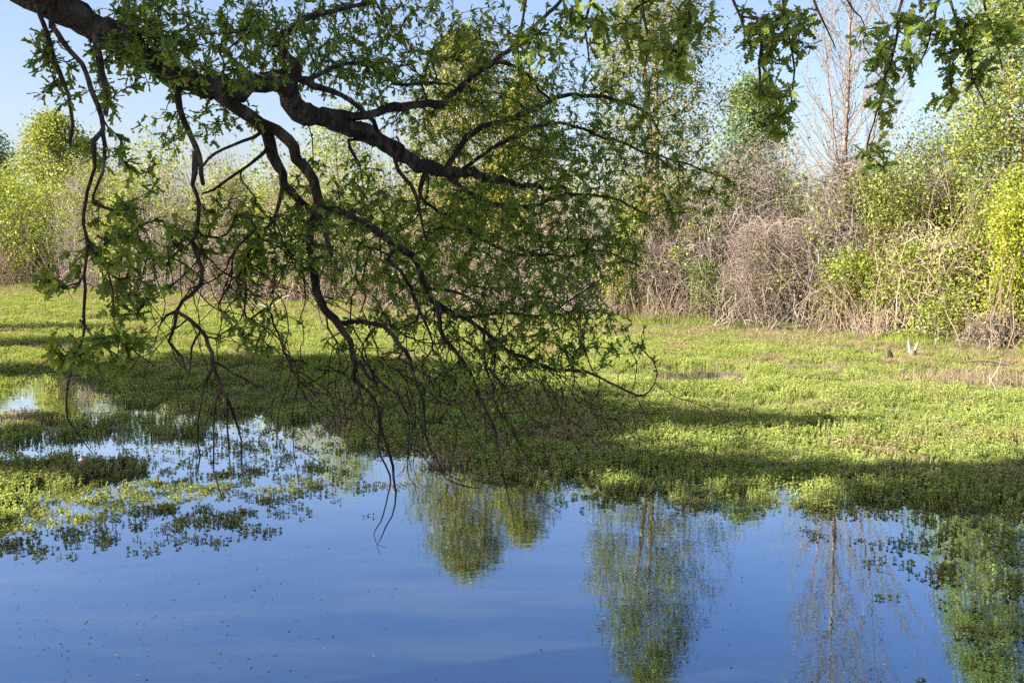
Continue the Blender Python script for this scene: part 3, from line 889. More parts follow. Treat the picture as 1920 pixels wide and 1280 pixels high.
P_VEIL = world_poly([(-250, 838), (180, 836), (420, 800), (560, 795), (730, 840), (760, 862), (620, 870), (420, 880), (280, 890), (0, 900), (-250, 905)])
P_POOL = world_poly([(-300, 690), (90, 692), (210, 725), (330, 770), (200, 778), (-300, 780)])
P_EDGE = world_poly([(930, 892), (1150, 905), (1500, 930), (1900, 940), (2150, 955), (2150, 985), (1800, 975), (1500, 968), (1250, 955), (1100, 950), (960, 915)])
P_RIGHT = world_poly([(1560, 1000), (1640, 985), (1720, 975), (1800, 955), (2150, 945), (2150, 1150), (1930, 1110), (1800, 1088), (1690, 1065), (1590, 1018)])
P_RIGHT2 = world_poly([(1750, 1075), (1930, 1095), (2150, 1120), (2150, 1260), (1960, 1250), (1850, 1210), (1790, 1150)])
P_RIGHT3 = world_poly([(1700, 1275), (1760, 1255), (1900, 1225), (2000, 1250), (2000, 1300), (1700, 1300)])
GAPS = [(world_poly([(1150, 700), (1270, 688), (1410, 692), (1395, 712), (1250, 718)]), 1.0),
        (world_poly([(1600, 702), (1760, 696), (1960, 698), (2000, 736), (1850, 728), (1700, 718)]), 1.0),
        (world_poly([(1420, 680), (1590, 682), (1600, 702), (1460, 698)]), 0.8),
        (world_poly([(150, 598), (330, 598), (320, 606), (170, 606)]), 0.8)]
w1 = Wave(1.6, seed=21); w2 = Wave(0.55, seed=22); w3 = Wave(5, seed=23); w4 = Wave(3.2, 12, seed=24)

def soft(poly, x, y, width, wob=0.5):
    d = poly_sd(poly, x, y) + wob * w1(x, y) * 0.6 + wob * 0.4 * w2(x, y)
    return np.clip(d / width + 0.5, 0, 1)

def sample_area(n, x0, x1, y0, y1):
    return rng.uniform(x0, x1, n), rng.uniform(y0, y1, n)

def in_view(x, y, margin=1.5):
    return np.abs(x) < (y * 0.545 + margin)

def rosette(n_leaves, L, tilt, r):
    a = np.arange(n_leaves) * 2.4 + r.uniform(0, 6)
    el = tilt + r.normal(size=n_leaves) * 0.25
    d = np.stack([np.cos(a) * np.cos(el), np.sin(a) * np.cos(el), np.sin(el)], -1)
    rot = basis_from(d, np.tile([0, 0, 1.0], (n_leaves, 1)) + r.normal(size=(n_leaves, 3)) * 0.12)
    return rot, d

def tuft_mesh(name, n_ros, radius, h, L, mat, seed, leaves=7, lo=0.35, stem=True):
    r = np.random.default_rng(seed)
    Vs, Fs, T, off = [], [], [], 0
    for i in range(n_ros):
        rad = radius * math.sqrt(r.random()); a = r.uniform(0, 6.28)
        top = np.array([math.cos(a) * rad, math.sin(a) * rad, h * r.uniform(lo, 1)])
        tn = r.random()
        tiers = 2 if h > 0.08 else 1
        for q in range(tiers):
            rot, d = rosette(leaves, L, 0.55 - 0.4 * q, r)
            n = len(rot)
            pos = np.repeat((top - np.array([0, 0, 0.035 * q]))[None], n, 0)
            V, f, t_ = scatter(KITE_V * np.array([1.15, 1, 1]), KITE_F, pos, rot, L * r.uniform(.65, 1.2, n), np.clip(tn * .6 + .4 * r.random(n) + (0 if q else .08), 0, 1))
            Vs.append(V); Fs.append(f + off); off += len(V); T.append(t_)
        if stem:
            b0 = np.array([top[0] * .8, top[1] * .8, -0.02])
            V, f = tube_paths(np.stack([b0, top])[None], np.array([[.004, .003]]), 3)
            Vs.append(V); Fs.append(f + off); off += len(V); T.append(np.full(len(V), .9))
    return make_mesh(name, np.concatenate(Vs), np.concatenate(Fs), mat, smooth=False, tone=np.concatenate(T))

def blade_mesh(name, n, radius, h, mat, seed, lean=0.35, w=0.006):
    r = np.random.default_rng(seed)
    Vs, Fs, T = [], [], []
    for i in range(n):
        a = r.uniform(0, 6.28); rad = radius * math.sqrt(r.random())
        p = np.array([math.cos(a) * rad, math.sin(a) * rad, -.02]); L = h * r.uniform(.4, 1)
        d = np.array([r.normal() * lean, r.normal() * lean, 1.0]); s = norm(np.array([r.normal(), r.normal(), 0])) * w
        mid = p + d * L * .55; tip = p + d * L * .9 + np.array([d[0], d[1], -.15]) * L * .4
        k = len(Vs) * 5
        Vs.append([p - s, p + s, mid + s * .8, mid - s * .8, tip]); Fs.append([[k, k + 1, k + 2, k + 3]]); T += [r.random()] * 5
        Fs[-1].append([k + 3, k + 2, k + 4, k + 4])
    V = np.array(Vs).reshape(-1, 3); Q = np.array(Fs).reshape(-1, 4)
    quad = Q[Q[:, 2] != Q[:, 3]]; tri = Q[Q[:, 2] == Q[:, 3]][:, :3]
    return make_mesh(name, V, [quad, tri], mat, smooth=False, tone=np.array(T))

def instancer(name, pts, rotz, scl, variants, label, cat, tilt=0.12):
    """one stuff object: small plant meshes set out on points"""
    n = len(pts)
    me = bpy.data.meshes.new(name)
    me.vertices.add(n); me.vertices.foreach_set("co", np.asarray(pts, np.float32).ravel())
    ra = me.attributes.new("turn", 'FLOAT_VECTOR', 'POINT')
    rv = np.stack([rng.normal(size=n) * tilt, rng.normal(size=n) * tilt, rotz], -1).astype(np.float32)
    ra.data.foreach_set("vector", rv.ravel())
    sa = me.attributes.new("size", 'FLOAT_VECTOR', 'POINT')
    scl = np.asarray(scl, np.float32)
    if scl.ndim == 1: scl = np.repeat(scl[:, None], 3, 1)
    sa.data.foreach_set("vector", scl.ravel())
    me.update()
    o = link(name, me, kind="stuff", label=label, cat=cat)
    ng = bpy.data.node_groups.new(name + "_nodes", 'GeometryNodeTree')
    ng.interface.new_socket("Geometry", in_out='INPUT', socket_type='NodeSocketGeometry')
    ng.interface.new_socket("Geometry", in_out='OUTPUT', socket_type='NodeSocketGeometry')
    gi = ng.nodes.new("NodeGroupInput"); go = ng.nodes.new("NodeGroupOutput")
    jn = ng.nodes.new("GeometryNodeJoinGeometry")
    for v in variants:
        src = bpy.data.objects.new(v.name + "_source", v)
        oi = ng.nodes.new("GeometryNodeObjectInfo"); oi.inputs["Object"].default_value = src
        oi.inputs["As Instance"].default_value = False
        gti = ng.nodes.new("GeometryNodeGeometryToInstance")
        ng.links.new(oi.outputs["Geometry"], gti.inputs[0])
        ng.links.new(gti.outputs[0], jn.inputs[0])
    ip = ng.nodes.new("GeometryNodeInstanceOnPoints")
    ip.inputs["Pick Instance"].default_value = True
    ng.links.new(gi.outputs[0], ip.inputs["Points"])
    ng.links.new(jn.outputs[0], ip.inputs["Instance"])
    for nm, sock in (("turn", "Rotation"), ("size", "Scale")):
        na = ng.nodes.new("GeometryNodeInputNamedAttribute"); na.data_type = 'FLOAT_VECTOR'
        na.inputs["Name"].default_value = nm
        ng.links.new(na.outputs["Attribute"], ip.inputs[sock])
    ng.links.new(ip.outputs[0], go.inputs[0])
    md = o.modifiers.new("plants", 'NODES'); md.node_group = ng
    return o

MAT_TUFTS = [tuft_mesh("mat_tuft", 30, 0.21, 0.13, 0.026, M['mat_leaf'], 300 + i) for i in range(5)]
FLOAT_TUFTS = [tuft_mesh("float_tuft", 3 + i % 3, 0.075, 0.030, 0.025, M['float_leaf'], 320 + i, leaves=6, lo=0.2) for i in range(6)]
TONGUE_TUFTS = [tuft_mesh("tongue_tuft", 18, 0.15, 0.14, 0.028, M['mat_leaf'], 340 + i, leaves=7, lo=0.3) for i in range(4)]

def mat_points(poly, per_m2, width, wob, x0, x1, y0, y1, gaps=True, near_boost=True):
    n = int((x1 - x0) * (y1 - y0) * per_m2)
    x, y = sample_area(n, x0, x1, y0, y1)
    k = in_view(x, y); x, y = x[k], y[k]
    d = soft(poly, x, y, width, wob)
    if gaps:
        for gp, s in GAPS:
            d = d * (1 - s * soft(gp, x, y, 0.5, 0.5)) ** 2
    keep = rng.random(len(x)) < d
    return x[keep], y[keep], d[keep]

# main mat, dense in front and thinner towards the muddy far shore
x1_, y1_, d1_ = mat_points(P_MAIN, 26, 0.5, 0.35, -20, 20, 9, 34)
x2_, y2_, d2_ = mat_points(P_MAIN, 15, 1.0, 0.7, -45, 22, 34, 80)
x = np.concatenate([x1_, x2_]); y = np.concatenate([y1_, y2_]); d = np.concatenate([d1_, d2_])
far_thin = np.clip((poly_sd(land, x, y) + 7) / 6, 0, 1)          # towards the shore mud and dead stems show
thin = np.clip(w4(x, y * 2.2) * 1.3 + 0.42, 0, 1) * far_thin
keep = rng.random(len(x)) > thin * 0.93
x, y, d, far_thin = x[keep], y[keep], d[keep], far_thin[keep]
mound = 0.85 + 0.35 * w3(x, y * 1.6) + 0.25 * w1(x, y)
sxy = np.where(y > 34, 1.5, 1.0) * rng.uniform(0.6, 1.4, len(x))
sz = np.clip(mound * (1.15 - 0.55 * far_thin), 0.4, 1.6) * np.clip(d + 0.25, 0.3, 1) * rng.uniform(0.8, 1.2, len(x))
instancer("plant_mat", np.stack([x, y, np.maximum(terrain(x, y), 0)], -1), rng.uniform(0, 6.28, len(x)), np.stack([sxy, sxy, sz], -1), MAT_TUFTS,
          "broad mat of creeping green water plants covering the pond's far side", "water plants")
# left strip and tongue
x, y, d = mat_points(P_STRIP, 26, 0.35, 0.4, -16, 0, 13, 20, False)
instancer("plant_mat", np.stack([x, y, np.zeros(len(x))], -1), rng.uniform(0, 6.28, len(x)), np.clip(d, .5, 1) * rng.uniform(.7, 1.1, len(x)), TONGUE_TUFTS,
          "narrow strip of water plants between two channels at left", "water plants")
x, y, d = mat_points(P_TONGUE, 62, 0.35, 0.45, -14, 0, 9, 15, False)
instancer("plant_mat", np.stack([x, y, np.zeros(len(x))], -1), rng.uniform(0, 6.28, len(x)), np.clip(d, .45, 1) * rng.uniform(.75, 1.2, len(x)), TONGUE_TUFTS,
          "sunlit yellow-green tongue of water plants at the left edge", "water plants")

def floaters(name, specs, label):
    X, Y = [], []
    for poly, per, width, wob, clus in specs:
        lo = poly.min(0) - 1; hi = poly.max(0) + 1
        n = int((hi[0] - lo[0]) * (hi[1] - lo[1]) * per)
        x, y = sample_area(n, lo[0], hi[0], lo[1], hi[1])
        k = in_view(x, y, 0.6); x, y = x[k], y[k]
        d = soft(poly, x, y, width, wob)
        cl = np.clip(0.5 + clus * (0.9 * w2(x, y * 1.3) + 0.7 * w1(x, y * 1.8)), 0, 1)
        k = rng.random(len(x)) < d * cl
        X.append(x[k]); Y.append(y[k])
    x = np.concatenate(X); y = np.concatenate(Y)
    instancer(name, np.stack([x, y, np.zeros(len(x))], -1), rng.uniform(0, 6.28, len(x)), rng.uniform(.7, 1.3, len(x)), FLOAT_TUFTS, label, "water plants", 0.2)
floaters("floating_plants", [(P_SPARSE, 210, 0.8, 0.6, 0.7), (P_VEIL, 80, 0.8, 0.6, 1.0), (P_POOL, 18, 1.0, 0.7, 1.0)],
         "loose floating rosettes over the open water at left")
floaters("floating_plants", [(P_EDGE, 90, 0.5, 0.5, 1.0), (P_RIGHT, 120, 0.7, 0.6, 0.9), (P_RIGHT2, 75, 0.7, 0.6, 1.0), (P_RIGHT3, 55, 0.4, 0.4, 1.3)],
         "dark floating rosettes scattered over the water at right")

# bank grass and dead stems towards the far shore
GRASS = [blade_mesh("grass_tuft", 46, 0.22, 0.42, M['grass'], 400 + i) for i in range(3)]
STRAW = [blade_mesh("straw_tuft", 26, 0.35, 0.26, M['straw'], 410 + i, lean=0.9, w=0.005) for i in range(3)]
x, y = sample_area(150000, -50, 26, 18, 90)
sd = poly_sd(land, x, y)
band = np.exp(-((sd - 0.1) / 0.9) ** 2) * np.clip(0.45 + 1.0 * w3(x, y), 0.03, 1)
k = (rng.random(len(x)) < band) & in_view(x, y, 3)
x, y = x[k], y[k]
instancer("bank_grass", np.stack([x, y, np.maximum(terrain(x, y), 0)], -1), rng.uniform(0, 6.28, len(x)), rng.uniform(.5, 1.15, len(x)), GRASS,
          "fresh green grass along the foot of the far bank", "grass")
x, y = sample_area(230000, -50, 26, 13, 90)
sd = poly_sd(land, x, y)
band = (np.exp(-((sd + 1.5) / 3.2) ** 2) * np.clip(0.55 + 0.8 * w4(x, y * 2.2), 0.1, 1) + 0.11 * np.clip(w3(x * .7, y), 0, 1))
k = (rng.random(len(x)) < band) & in_view(x, y, 2) & (poly_sd(P_MAIN, x, y) > -0.5)
x, y = x[k], y[k]
instancer("dead_stems", np.stack([x, y, np.maximum(terrain(x, y), 0)], -1), rng.uniform(0, 6.28, len(x)), rng.uniform(.5, 1.1, len(x)), STRAW,
          "dry tan stems lying among the water plants by the far shore", "dry plants")

# leaf litter drifting on the open water
n = 900
u = rng.random(n)
px = np.where(u < .75, rng.beta(1.1, 2.2, n) * 900, rng.uniform(0, 1900, n)); py = rng.uniform(985, 1300, n)
pos = np.array([on_ground(a, b_, 0.004) for a, b_ in zip(px, py)])
keep = (soft(P_RIGHT, pos[:, 0], pos[:, 1], .5, .3) < .5)
pos = pos[keep]; n = len(pos)
rot = basis_from(np.stack([rng.normal(size=n), rng.normal(size=n) * .5, rng.normal(size=n) * .01], -1), np.tile([0, 0, 1.0], (n, 1)) + rng.normal(size=(n, 3)) * .02)
V, f_, tone = scatter(KITE_V * np.array([1, 1, .25]), KITE_F, pos, rot, np.minimum(rng.gamma(1.6, 0.006, n) + 0.003, 0.028), rng.random(n) ** 2)
link("leaf_litter", make_mesh("leaf_litter", V, f_, M['litter'], smooth=False, tone=tone), kind="stuff", label="tiny leaf scraps drifting on the open blue water", cat="leaf litter")

# ------------------------------------------------------------------ small things
def tubes_obj(name, paths, mat, parent=None, k=6, loc=None, **kw):
    parts = []
    for pts in paths:
        ch = catmull(np.array(pts, float), 0.06)
        parts.append(tube_paths(ch[None, :, :3], ch[None, :, 3], k))
    V, Q = merge(parts)
    return link(name, make_mesh(name, V, Q, M[mat], tone=np.full(len(V), .5)), parent, loc, **kw)

g = on_ground(1710, 672)
st = link("tree_stump", None, loc=(g[0], g[1], ground_z(g[0], g[1]) if ground_z(g[0], g[1]) > 0 else 0), label="small broken stump with two pale prongs near the right shore", cat="stump")
tubes_obj("stump_base", [[[0, 0, -.15, .12], [0, 0, .1, .10], [0.02, 0, .24, .07]], [[0.05, 0, .1, .06], [.3, -.02, .06, .035], [.55, -.05, .02, .02]]], 'stem', st, 8)
tubes_obj("prong", [[[-.06, 0, .18, .05], [-.09, 0, .35, .035], [-.11, 0, .52, .018]]], 'deadwood', st)
tubes_obj("prong", [[[.06, 0, .18, .045], [.10, 0, .3, .035], [.15, 0, .44, .02]]], 'deadwood', st)
g = on_ground(1668, 676)
tubes_obj("tree_stump", [[[0, 0, -.1, .09], [.02, 0, .12, .07], [-.02, 0, .24, .05], [.02, 0, .30, .012]]], 'oak_twig', k=8, loc=(g[0], g[1], max(0, ground_z(*g[:2]))), label="short dark brown stub just left of the two-pronged stump", cat="stump")
g = on_ground(1865, 712)
tubes_obj("dead_stick", [[[-.12, 0, -.05, .010], [0, 0, .14, .009], [.1, 0, .34, .007], [.12, 0, .5, .004]]], 'deadwood', loc=(g[0], g[1], 0), label="thin pale curved stick poking from the mud at right", cat="stick")
g = on_ground(1865, 688)
tubes_obj("fallen_branch", [[[-.7, 0, .14, .02], [-.2, 0, .16, .035], [.3, -.05, .07, .045], [.55, -.1, -.02, .03]]], 'stem', loc=(g[0], g[1], max(0, ground_z(*g[:2]))), label="dark fallen branch lying in the grass below the brightest shrub", cat="branch")
def driftwood(label, px, py, s, seed):
    g = on_ground(px, py); r = np.random.default_rng(seed); paths = []
    for i in range(6):
        a = r.uniform(-.4, 3.5); L = s * r.uniform(.5, 1.2)
        paths.append([[0, 0, .03, .045], [math.cos(a) * L * .4, r.normal() * .2, .08 + abs(math.sin(a)) * L * .3, .032], [math.cos(a) * L, r.normal() * .3, .08 + abs(math.sin(a)) * L * .75, .012]])
    tubes_obj("driftwood", paths, 'deadwood', loc=(g[0], g[1], max(0, ground_z(*g[:2]))), label=label, cat="driftwood")
driftwood("forked pale driftwood on the far shore between the oak's drooping branches", 505, 580, 1.5, 31)
driftwood("pale bleached driftwood lying on the far shore near the left edge", 268, 572, 1.5, 32)
driftwood("pale fallen branches under the broad-leaved bush at the waterline", 1440, 600, 1.3, 33)

# red fishing float caught on a line under the left twig
fl = link("fishing_float", None, loc=at(152, 862, 4.6), label="small red and white fishing float dangling below the left hanging twig", cat="fishing float")
def lathe(prof, k=14):
    prof = np.array(prof); P = np.stack([np.zeros(len(prof)), np.zeros(len(prof)), prof[:, 1]], -1)
    return tube_paths(P[None], prof[None, :, 0], k)
V, Q = lathe([(0.0005, -.011), (.006, -.009), (.0095, -.003), (.010, 0)]); link("lower_half", make_mesh("lower_half", V, Q, M['red']), fl)
V, Q = lathe([(.010, 0), (.0095, .003), (.006, .008), (.002, .010), (.0018, .030), (.0005, .031)]); link("upper_half", make_mesh("upper_half", V, Q, M['white']), fl)
# ------------------------------------------------------------------ the oak
oak_base = np.array([-6.8, 3.9, 0.0]); oak_base[2] = ground_z(oak_base[0], oak_base[1]) - 0.1
oak = link("oak_tree", None, label="big oak in shade, its dark limb and leafy twigs hanging over the pond", cat="tree")
OT = Tree()
chains = {}
def px_chain(pts):
    """rows (px, py, depth, radius px) -> rows (x, y, z, radius m)"""
    out = []
    for px, py, D, r in pts:
        out.append([*at(px, py, D), r * D / F * (0.68 if r > 17 else 0.75 if r > 4.5 else 0.85)])
    return out

def add_chain(name, rows, part, start=None, k=9, wig=0.012, fixed_rows=False, mesh=True, step=0.09):
    rows = np.array(rows if fixed_rows else px_chain(rows), float)
    if start is not None:
        n = OT.n
        j = int(np.argmin(((OT.pos[:n] - rows[0, :3]) ** 2).sum(1)))
        rows = np.vstack([[*OT.pos[j], min(OT.rad[j], rows[0, 3] * 1.25)], rows]) if np.linalg.norm(OT.pos[j] - rows[0, :3]) > 0.03 else rows
    else:
        j = -1
    ch = catmull(rows, step)
    ch[:, 3] = np.maximum(ch[:, 3], 0.0018)
    w = rng.normal(size=(len(ch), 3)); w = (w + np.roll(w, 1, 0) + np.roll(w, -1, 0)) / 1.7
    ch[1:-1, :3] += w[1:-1] * np.minimum(wig, 0.004 + ch[1:-1, 3:4] * 0.35)
    ch[:, 3] *= 1 + 0.09 * np.sin(np.cumsum(rng.uniform(0.2, 1.2, len(ch)))) + 0.03 * rng.normal(size=len(ch))
    prev = j
    for q in ch:
        prev = OT.add(q[:3], prev, rad=q[3], fixed=True)
    if mesh:
        P = np.vstack([ch, [[*(ch[-1, :3] + (ch[-1, :3] - ch[-2, :3]) * 0.15), 0.0004]]])
        V, Q = tube_paths(P[None, :, :3], P[None, :, 3], k)
        if k >= 12:                                   # fissured bark: ridges that wander along the limb, knots and pits
            n_r = len(P); an = np.arange(k)[None] * 2 * math.pi / k; ss = np.arange(n_r)[:, None] * step
            rid = np.sin(an * 8 + 1.7 * np.sin(ss * 3.1) + 0.8 * np.sin(ss * 9.3)) * 0.035 + np.sin(an * 3 + ss * 2.2) * 0.05 * np.sin(ss * 5.1 + 1) + rng.normal(size=(n_r, k)) * 0.03
            ctr = np.repeat(P[:, None, :3], k, 1)
            V = (ctr + (V.reshape(n_r, k, 3) - ctr) * (1 + rid)[..., None]).reshape(-1, 3)
        link(part, make_mesh(part, V, Q, M['oak_bark'], tone=np.full(len(V), .5)), oak)
    return ch

b0 = oak_base
add_chain('trunk', [[*(b0 + [0, 0, -.4]), .62], [*(b0 + [0, 0, .3]), .50], [*(b0 + [.1, .05, 1.6]), .42], [*(b0 + [.25, .1, 3.0]), .40], [*(b0 + [.1, 0, 4.4]), .33], [*(b0 + [-.3, -.3, 6.4]), .22], [*(b0 + [-.5, -.6, 9.0]), .08]], "trunk", None, 14, fixed_rows=True, step=.2)
e0 = at(60, -25, 5.5)
add_chain('limb', [[*(b0 + [.25, .1, 3.1]), .30], [-5.2, 4.4, 4.6, .22], [-3.6, 5.1, 4.75, .17], [*e0, .125], *px_chain([(135, 28, 5.6, 40), (200, 62, 5.75, 37), (265, 100, 5.9, 34), (330, 142, 6.1, 32), (385, 163, 6.25, 30), (440, 168, 6.4, 28), (500, 152, 6.6, 25), (535, 160, 6.75, 29), (560, 200, 6.95, 29), (600, 219, 7.15, 26), (650, 236, 7.4, 24), (707, 262, 7.7, 23), (751, 287, 7.95, 21), (801, 312, 8.2, 18), (840, 322, 8.5, 14), (900, 330, 9.0, 10), (980, 345, 9.6, 7), (1060, 352, 10.2, 4)])], "limb", 1, 26, fixed_rows=True, step=0.05)
B = []
def br(pts, k=8, part="branch"):
    add_chain('b', pts, part, 1, k)
# lower fork and its long drooping branch
br([(405, 170, 6.3, 20), (433, 190, 6.3, 18), (497, 228, 6.35, 16), (537, 262, 6.4, 15), (554, 302, 6.4, 13), (585, 336, 6.4, 12), (598, 386, 6.4, 11.5), (582, 430, 6.4, 11), (588, 490, 6.4, 10.5), (603, 565, 6.4, 10), (622, 605, 6.4, 9.5), (650, 640, 6.4, 8), (668, 685, 6.4, 6), (665, 716, 6.4, 5), (690, 737, 6.4, 4), (713, 762, 6.4, 4), (716, 800, 6.4, 3.5), (731, 850, 6.4, 3.2), (738, 900, 6.4, 2.8), (742, 945, 6.4, 2.0), (726, 985, 6.4, 1.5), (708, 1020, 6.4, 0.8), (722, 1026, 6.4, 0.5)], 10)
br([(500, 248, 6.4, 15), (512, 285, 6.45, 15), (531, 320, 6.5, 13), (552, 358, 6.5, 11), (585, 395, 6.5, 9), (612, 430, 6.5, 7.5), (622, 478, 6.5, 6)])
br([(605, 398, 6.5, 8), (650, 402, 6.7, 8), (704, 432, 6.9, 9), (751, 474, 7.1, 9), (788, 507, 7.3, 8.5), (801, 560, 7.5, 8), (828, 578, 7.6, 7), (882, 601, 7.8, 6.5), (925, 638, 8.0, 5.5), (962, 662, 8.1, 5), (1020, 686, 8.3, 4.2), (1070, 694, 8.4, 3.5), (1110, 702, 8.5, 3), (1164, 727, 8.6, 2.4), (1204, 742, 8.7, 2), (1228, 718, 8.8, 1.3)])
br([(640, 604, 6.5, 6), (674, 600, 6.55, 6), (714, 608, 6.6, 5.5), (741, 632, 6.6, 5), (768, 675, 6.7, 4.5), (784, 719, 6.75, 4), (795, 752, 6.8, 3.4), (798, 816, 6.8, 2.6), (815, 857, 6.8, 2), (840, 900, 6.8, 1.6), (900, 915, 6.9, 1)])
br([(672, 676, 6.4, 4.5), (694, 706, 6.4, 4), (722, 722, 6.4, 3), (728, 770, 6.4, 2.2)])
br([(713, 770, 6.4, 3.4), (709, 830, 6.45, 2.6), (733, 890, 6.45, 2.4), (728, 925, 6.45, 1.7), (716, 978, 6.45, 1.3), (699, 1004, 6.45, 0.9), (712, 1038, 6.45, 0.5)])
br([(742, 462, 7.0, 6), (724, 486, 7.0, 6), (751, 508, 7.0, 5.5), (774, 542, 7.05, 5), (788, 580, 7.1, 4), (811, 640, 7.1, 2)])
br([(805, 548, 7.4, 4), (855, 548, 7.6, 3.5), (900, 570, 7.8, 2)])
br([(815, 575, 7.5, 7), (831, 632, 7.5, 6), (858, 665, 7.55, 5), (882, 699, 7.6, 4.2), (892, 732, 7.6, 4), (915, 776, 7.6, 3.4), (929, 810, 7.6, 3), (936, 850, 7.6, 2.4), (950, 915, 7.6, 2), (964, 985, 7.6, 1.2)])
br([(905, 625, 7.9, 3.4), (910, 668, 7.9, 3.2), (922, 716, 7.9, 2.8), (932, 760, 7.9, 2.2), (980, 840, 8.0, 1.8), (1010, 930, 8.0, 1.4), (1050, 960, 8.0, 1)])
br([(875, 597, 7.8, 4), (919, 590, 8.0, 3.4), (976, 588, 8.2, 3), (1023, 590, 8.4, 2.6), (1073, 561, 8.6, 2), (1130, 520, 8.8, 1.2)])
# upper branches
br([(555, 140, 6.8, 13), (550, 113, 6.85, 11), (533, 96, 6.9, 10), (521, 71, 7.0, 9), (551, 47, 7.1, 8.5), (571, 30, 7.2, 8), (621, 20, 7.4, 6.5), (680, 5, 7.7, 5), (740, -25, 8.0, 3.5)])
br([(600, 212, 7.15, 12), (674, 216, 7.5, 11.5), (741, 201, 7.9, 10.5), (815, 198, 8.3, 10), (841, 181, 8.5, 9), (875, 154, 8.7, 8), (909, 128, 8.9, 7.5), (942, 104, 9.1, 6.5), (975, 75, 9.3, 5.5), (1010, 44, 9.5, 5), (1050, 7, 9.7, 4), (1080, -30, 9.9, 3)])
br([(560, 150, 6.8, 9), (610, 165, 7.0, 8), (660, 190, 7.2, 7), (700, 225, 7.3, 6), (735, 290, 7.4, 6), (752, 318, 7.5, 5.5), (775, 345, 7.5, 5), (790, 400, 7.6, 4), (800, 450, 7.6, 2.5)])
br([(575, 150, 6.9, 6), (640, 122, 7.2, 5), (700, 128, 7.5, 4.6), (740, 152, 7.7, 4.2), (800, 157, 8.0, 3.4), (850, 160, 8.3, 2)])
br([(838, 318, 8.6, 9), (865, 275, 8.8, 8), (895, 242, 9.0, 7.5), (952, 225, 9.3, 7), (1000, 208, 9.6, 6.8), (1033, 188, 9.8, 6), (1060, 178, 9.9, 5), (1130, 178, 10.2, 4), (1194, 201, 10.5, 3.2), (1228, 228, 10.6, 2.6), (1241, 258, 10.7, 1.6)])
br([(952, 122, 9.0, 4), (990, 140, 9.3, 3.6), (1030, 185, 9.6, 3)])
br([(835, 322, 8.5, 8), (900, 372, 8.8, 6), (980, 388, 9.2, 5), (1060, 365, 9.6, 4), (1140, 372, 10.0, 3), (1210, 400, 10.3, 2)])
br([(860, 330, 8.7, 6), (905, 290, 9.0, 5), (960, 262, 9.4, 4.5), (1040, 230, 9.8, 3.6), (1130, 260, 10.2, 3), (1260, 300, 10.6, 2.2), (1350, 330, 10.9, 1.4)])
br([(800, 318, 8.2, 7), (790, 370, 8.1, 5), (870, 430, 8.3, 4.2), (960, 470, 8.6, 3.6), (1050, 480, 9.0, 3), (1130, 470, 9.3, 2), (1200, 500, 9.5, 1.4)])
br([(720, 275, 7.7, 6), (690, 265, 7.5, 5), (655, 268, 7.4, 5), (675, 312, 7.4, 3.5)])
br([(487, 249, 6.35, 4), (453, 265, 6.2, 3.6), (403, 289, 6.0, 3.2), (380, 312, 5.9, 2.4)])
br([(500, 280, 6.4, 4), (464, 309, 6.2, 3.6), (420, 339, 6.0, 3.2), (380, 363, 5.9, 2.4)])
br([(531, 330, 6.5, 5), (520, 400, 6.4, 4), (484, 447, 6.3, 3.6), (464, 490, 6.2, 3.2), (460, 564, 6.2, 2.6), (450, 601, 6.2, 1.6)])
# hanging branches on the left
br([(60, 3, 5.3, 6), (91, 67, 5.2, 6), (108, 114, 5.2, 5.5), (118, 151, 5.2, 5), (126, 208, 5.2, 4.6), (131, 267, 5.2, 3.6)])
br([(95, 15, 5.3, 7), (104, 50, 5.2, 7), (128, 94, 5.1, 7), (151, 118, 5.1, 6.5), (168, 161, 5.0, 6), (185, 195, 5.0, 6), (191, 238, 4.95, 6), (172, 262, 4.9, 8), (175, 296, 4.9, 5), (171, 336, 4.85, 4), (161, 380, 4.8, 3.6), (151, 420, 4.8, 3.4), (162, 457, 4.75, 4), (156, 514, 4.7, 3.4), (151, 591, 4.7, 3.2), (148, 625, 4.65, 3), (134, 685, 4.65, 2.6), (126, 732, 4.6, 2.2), (128, 783, 4.6, 2), (148, 823, 4.6, 1.7), (171, 847, 4.6, 1.1)])
br([(191, 242, 4.95, 5), (202, 300, 4.9, 4.2), (190, 340, 4.85, 3.6), (174, 368, 4.85, 3)])
br([(180, 80, 5.6, 9), (197, 134, 5.5, 8.5), (201, 185, 5.5, 7.5), (198, 214, 5.5, 6.5)])
br([(330, 175, 6.0, 9), (336, 202, 5.95, 8.5), (353, 242, 5.9, 8), (366, 275, 5.9, 7.5), (376, 309, 5.85, 6), (381, 346, 5.85, 4)])
br([(366, 285, 5.9, 7), (364, 320, 5.85, 7), (363, 341, 5.85, 5.5), (373, 366, 5.8, 5.5), (369, 427, 5.8, 5.5), (364, 464, 5.8, 5.5), (373, 507, 5.8, 5), (376, 537, 5.8, 6), (346, 564, 5.75, 5.5), (331, 582, 5.7, 5.5), (370, 615, 5.7, 4.6), (393, 648, 5.7, 4.4), (400, 682, 5.7, 4), (416, 726, 5.65, 3.6), (430, 759, 5.65, 3), (443, 800, 5.65, 2.4), (453, 833, 5.65, 2), (452, 880, 5.6, 1.2)])
br([(331, 586, 5.7, 4), (331, 605, 5.65, 3.6), (319, 642, 5.6, 3.2), (339, 672, 5.6, 3), (349, 697, 5.6, 1.6)])
br([(329, 584, 5.7, 3.5), (313, 597, 5.65, 3), (299, 611, 5.6, 1.6)])
br([(400, 689, 5.7, 3), (380, 732, 5.65, 2.8), (376, 766, 5.65, 2.4), (371, 793, 5.65, 2.2), (371, 857, 5.6, 1.8), (368, 890, 5.6, 1.2)])
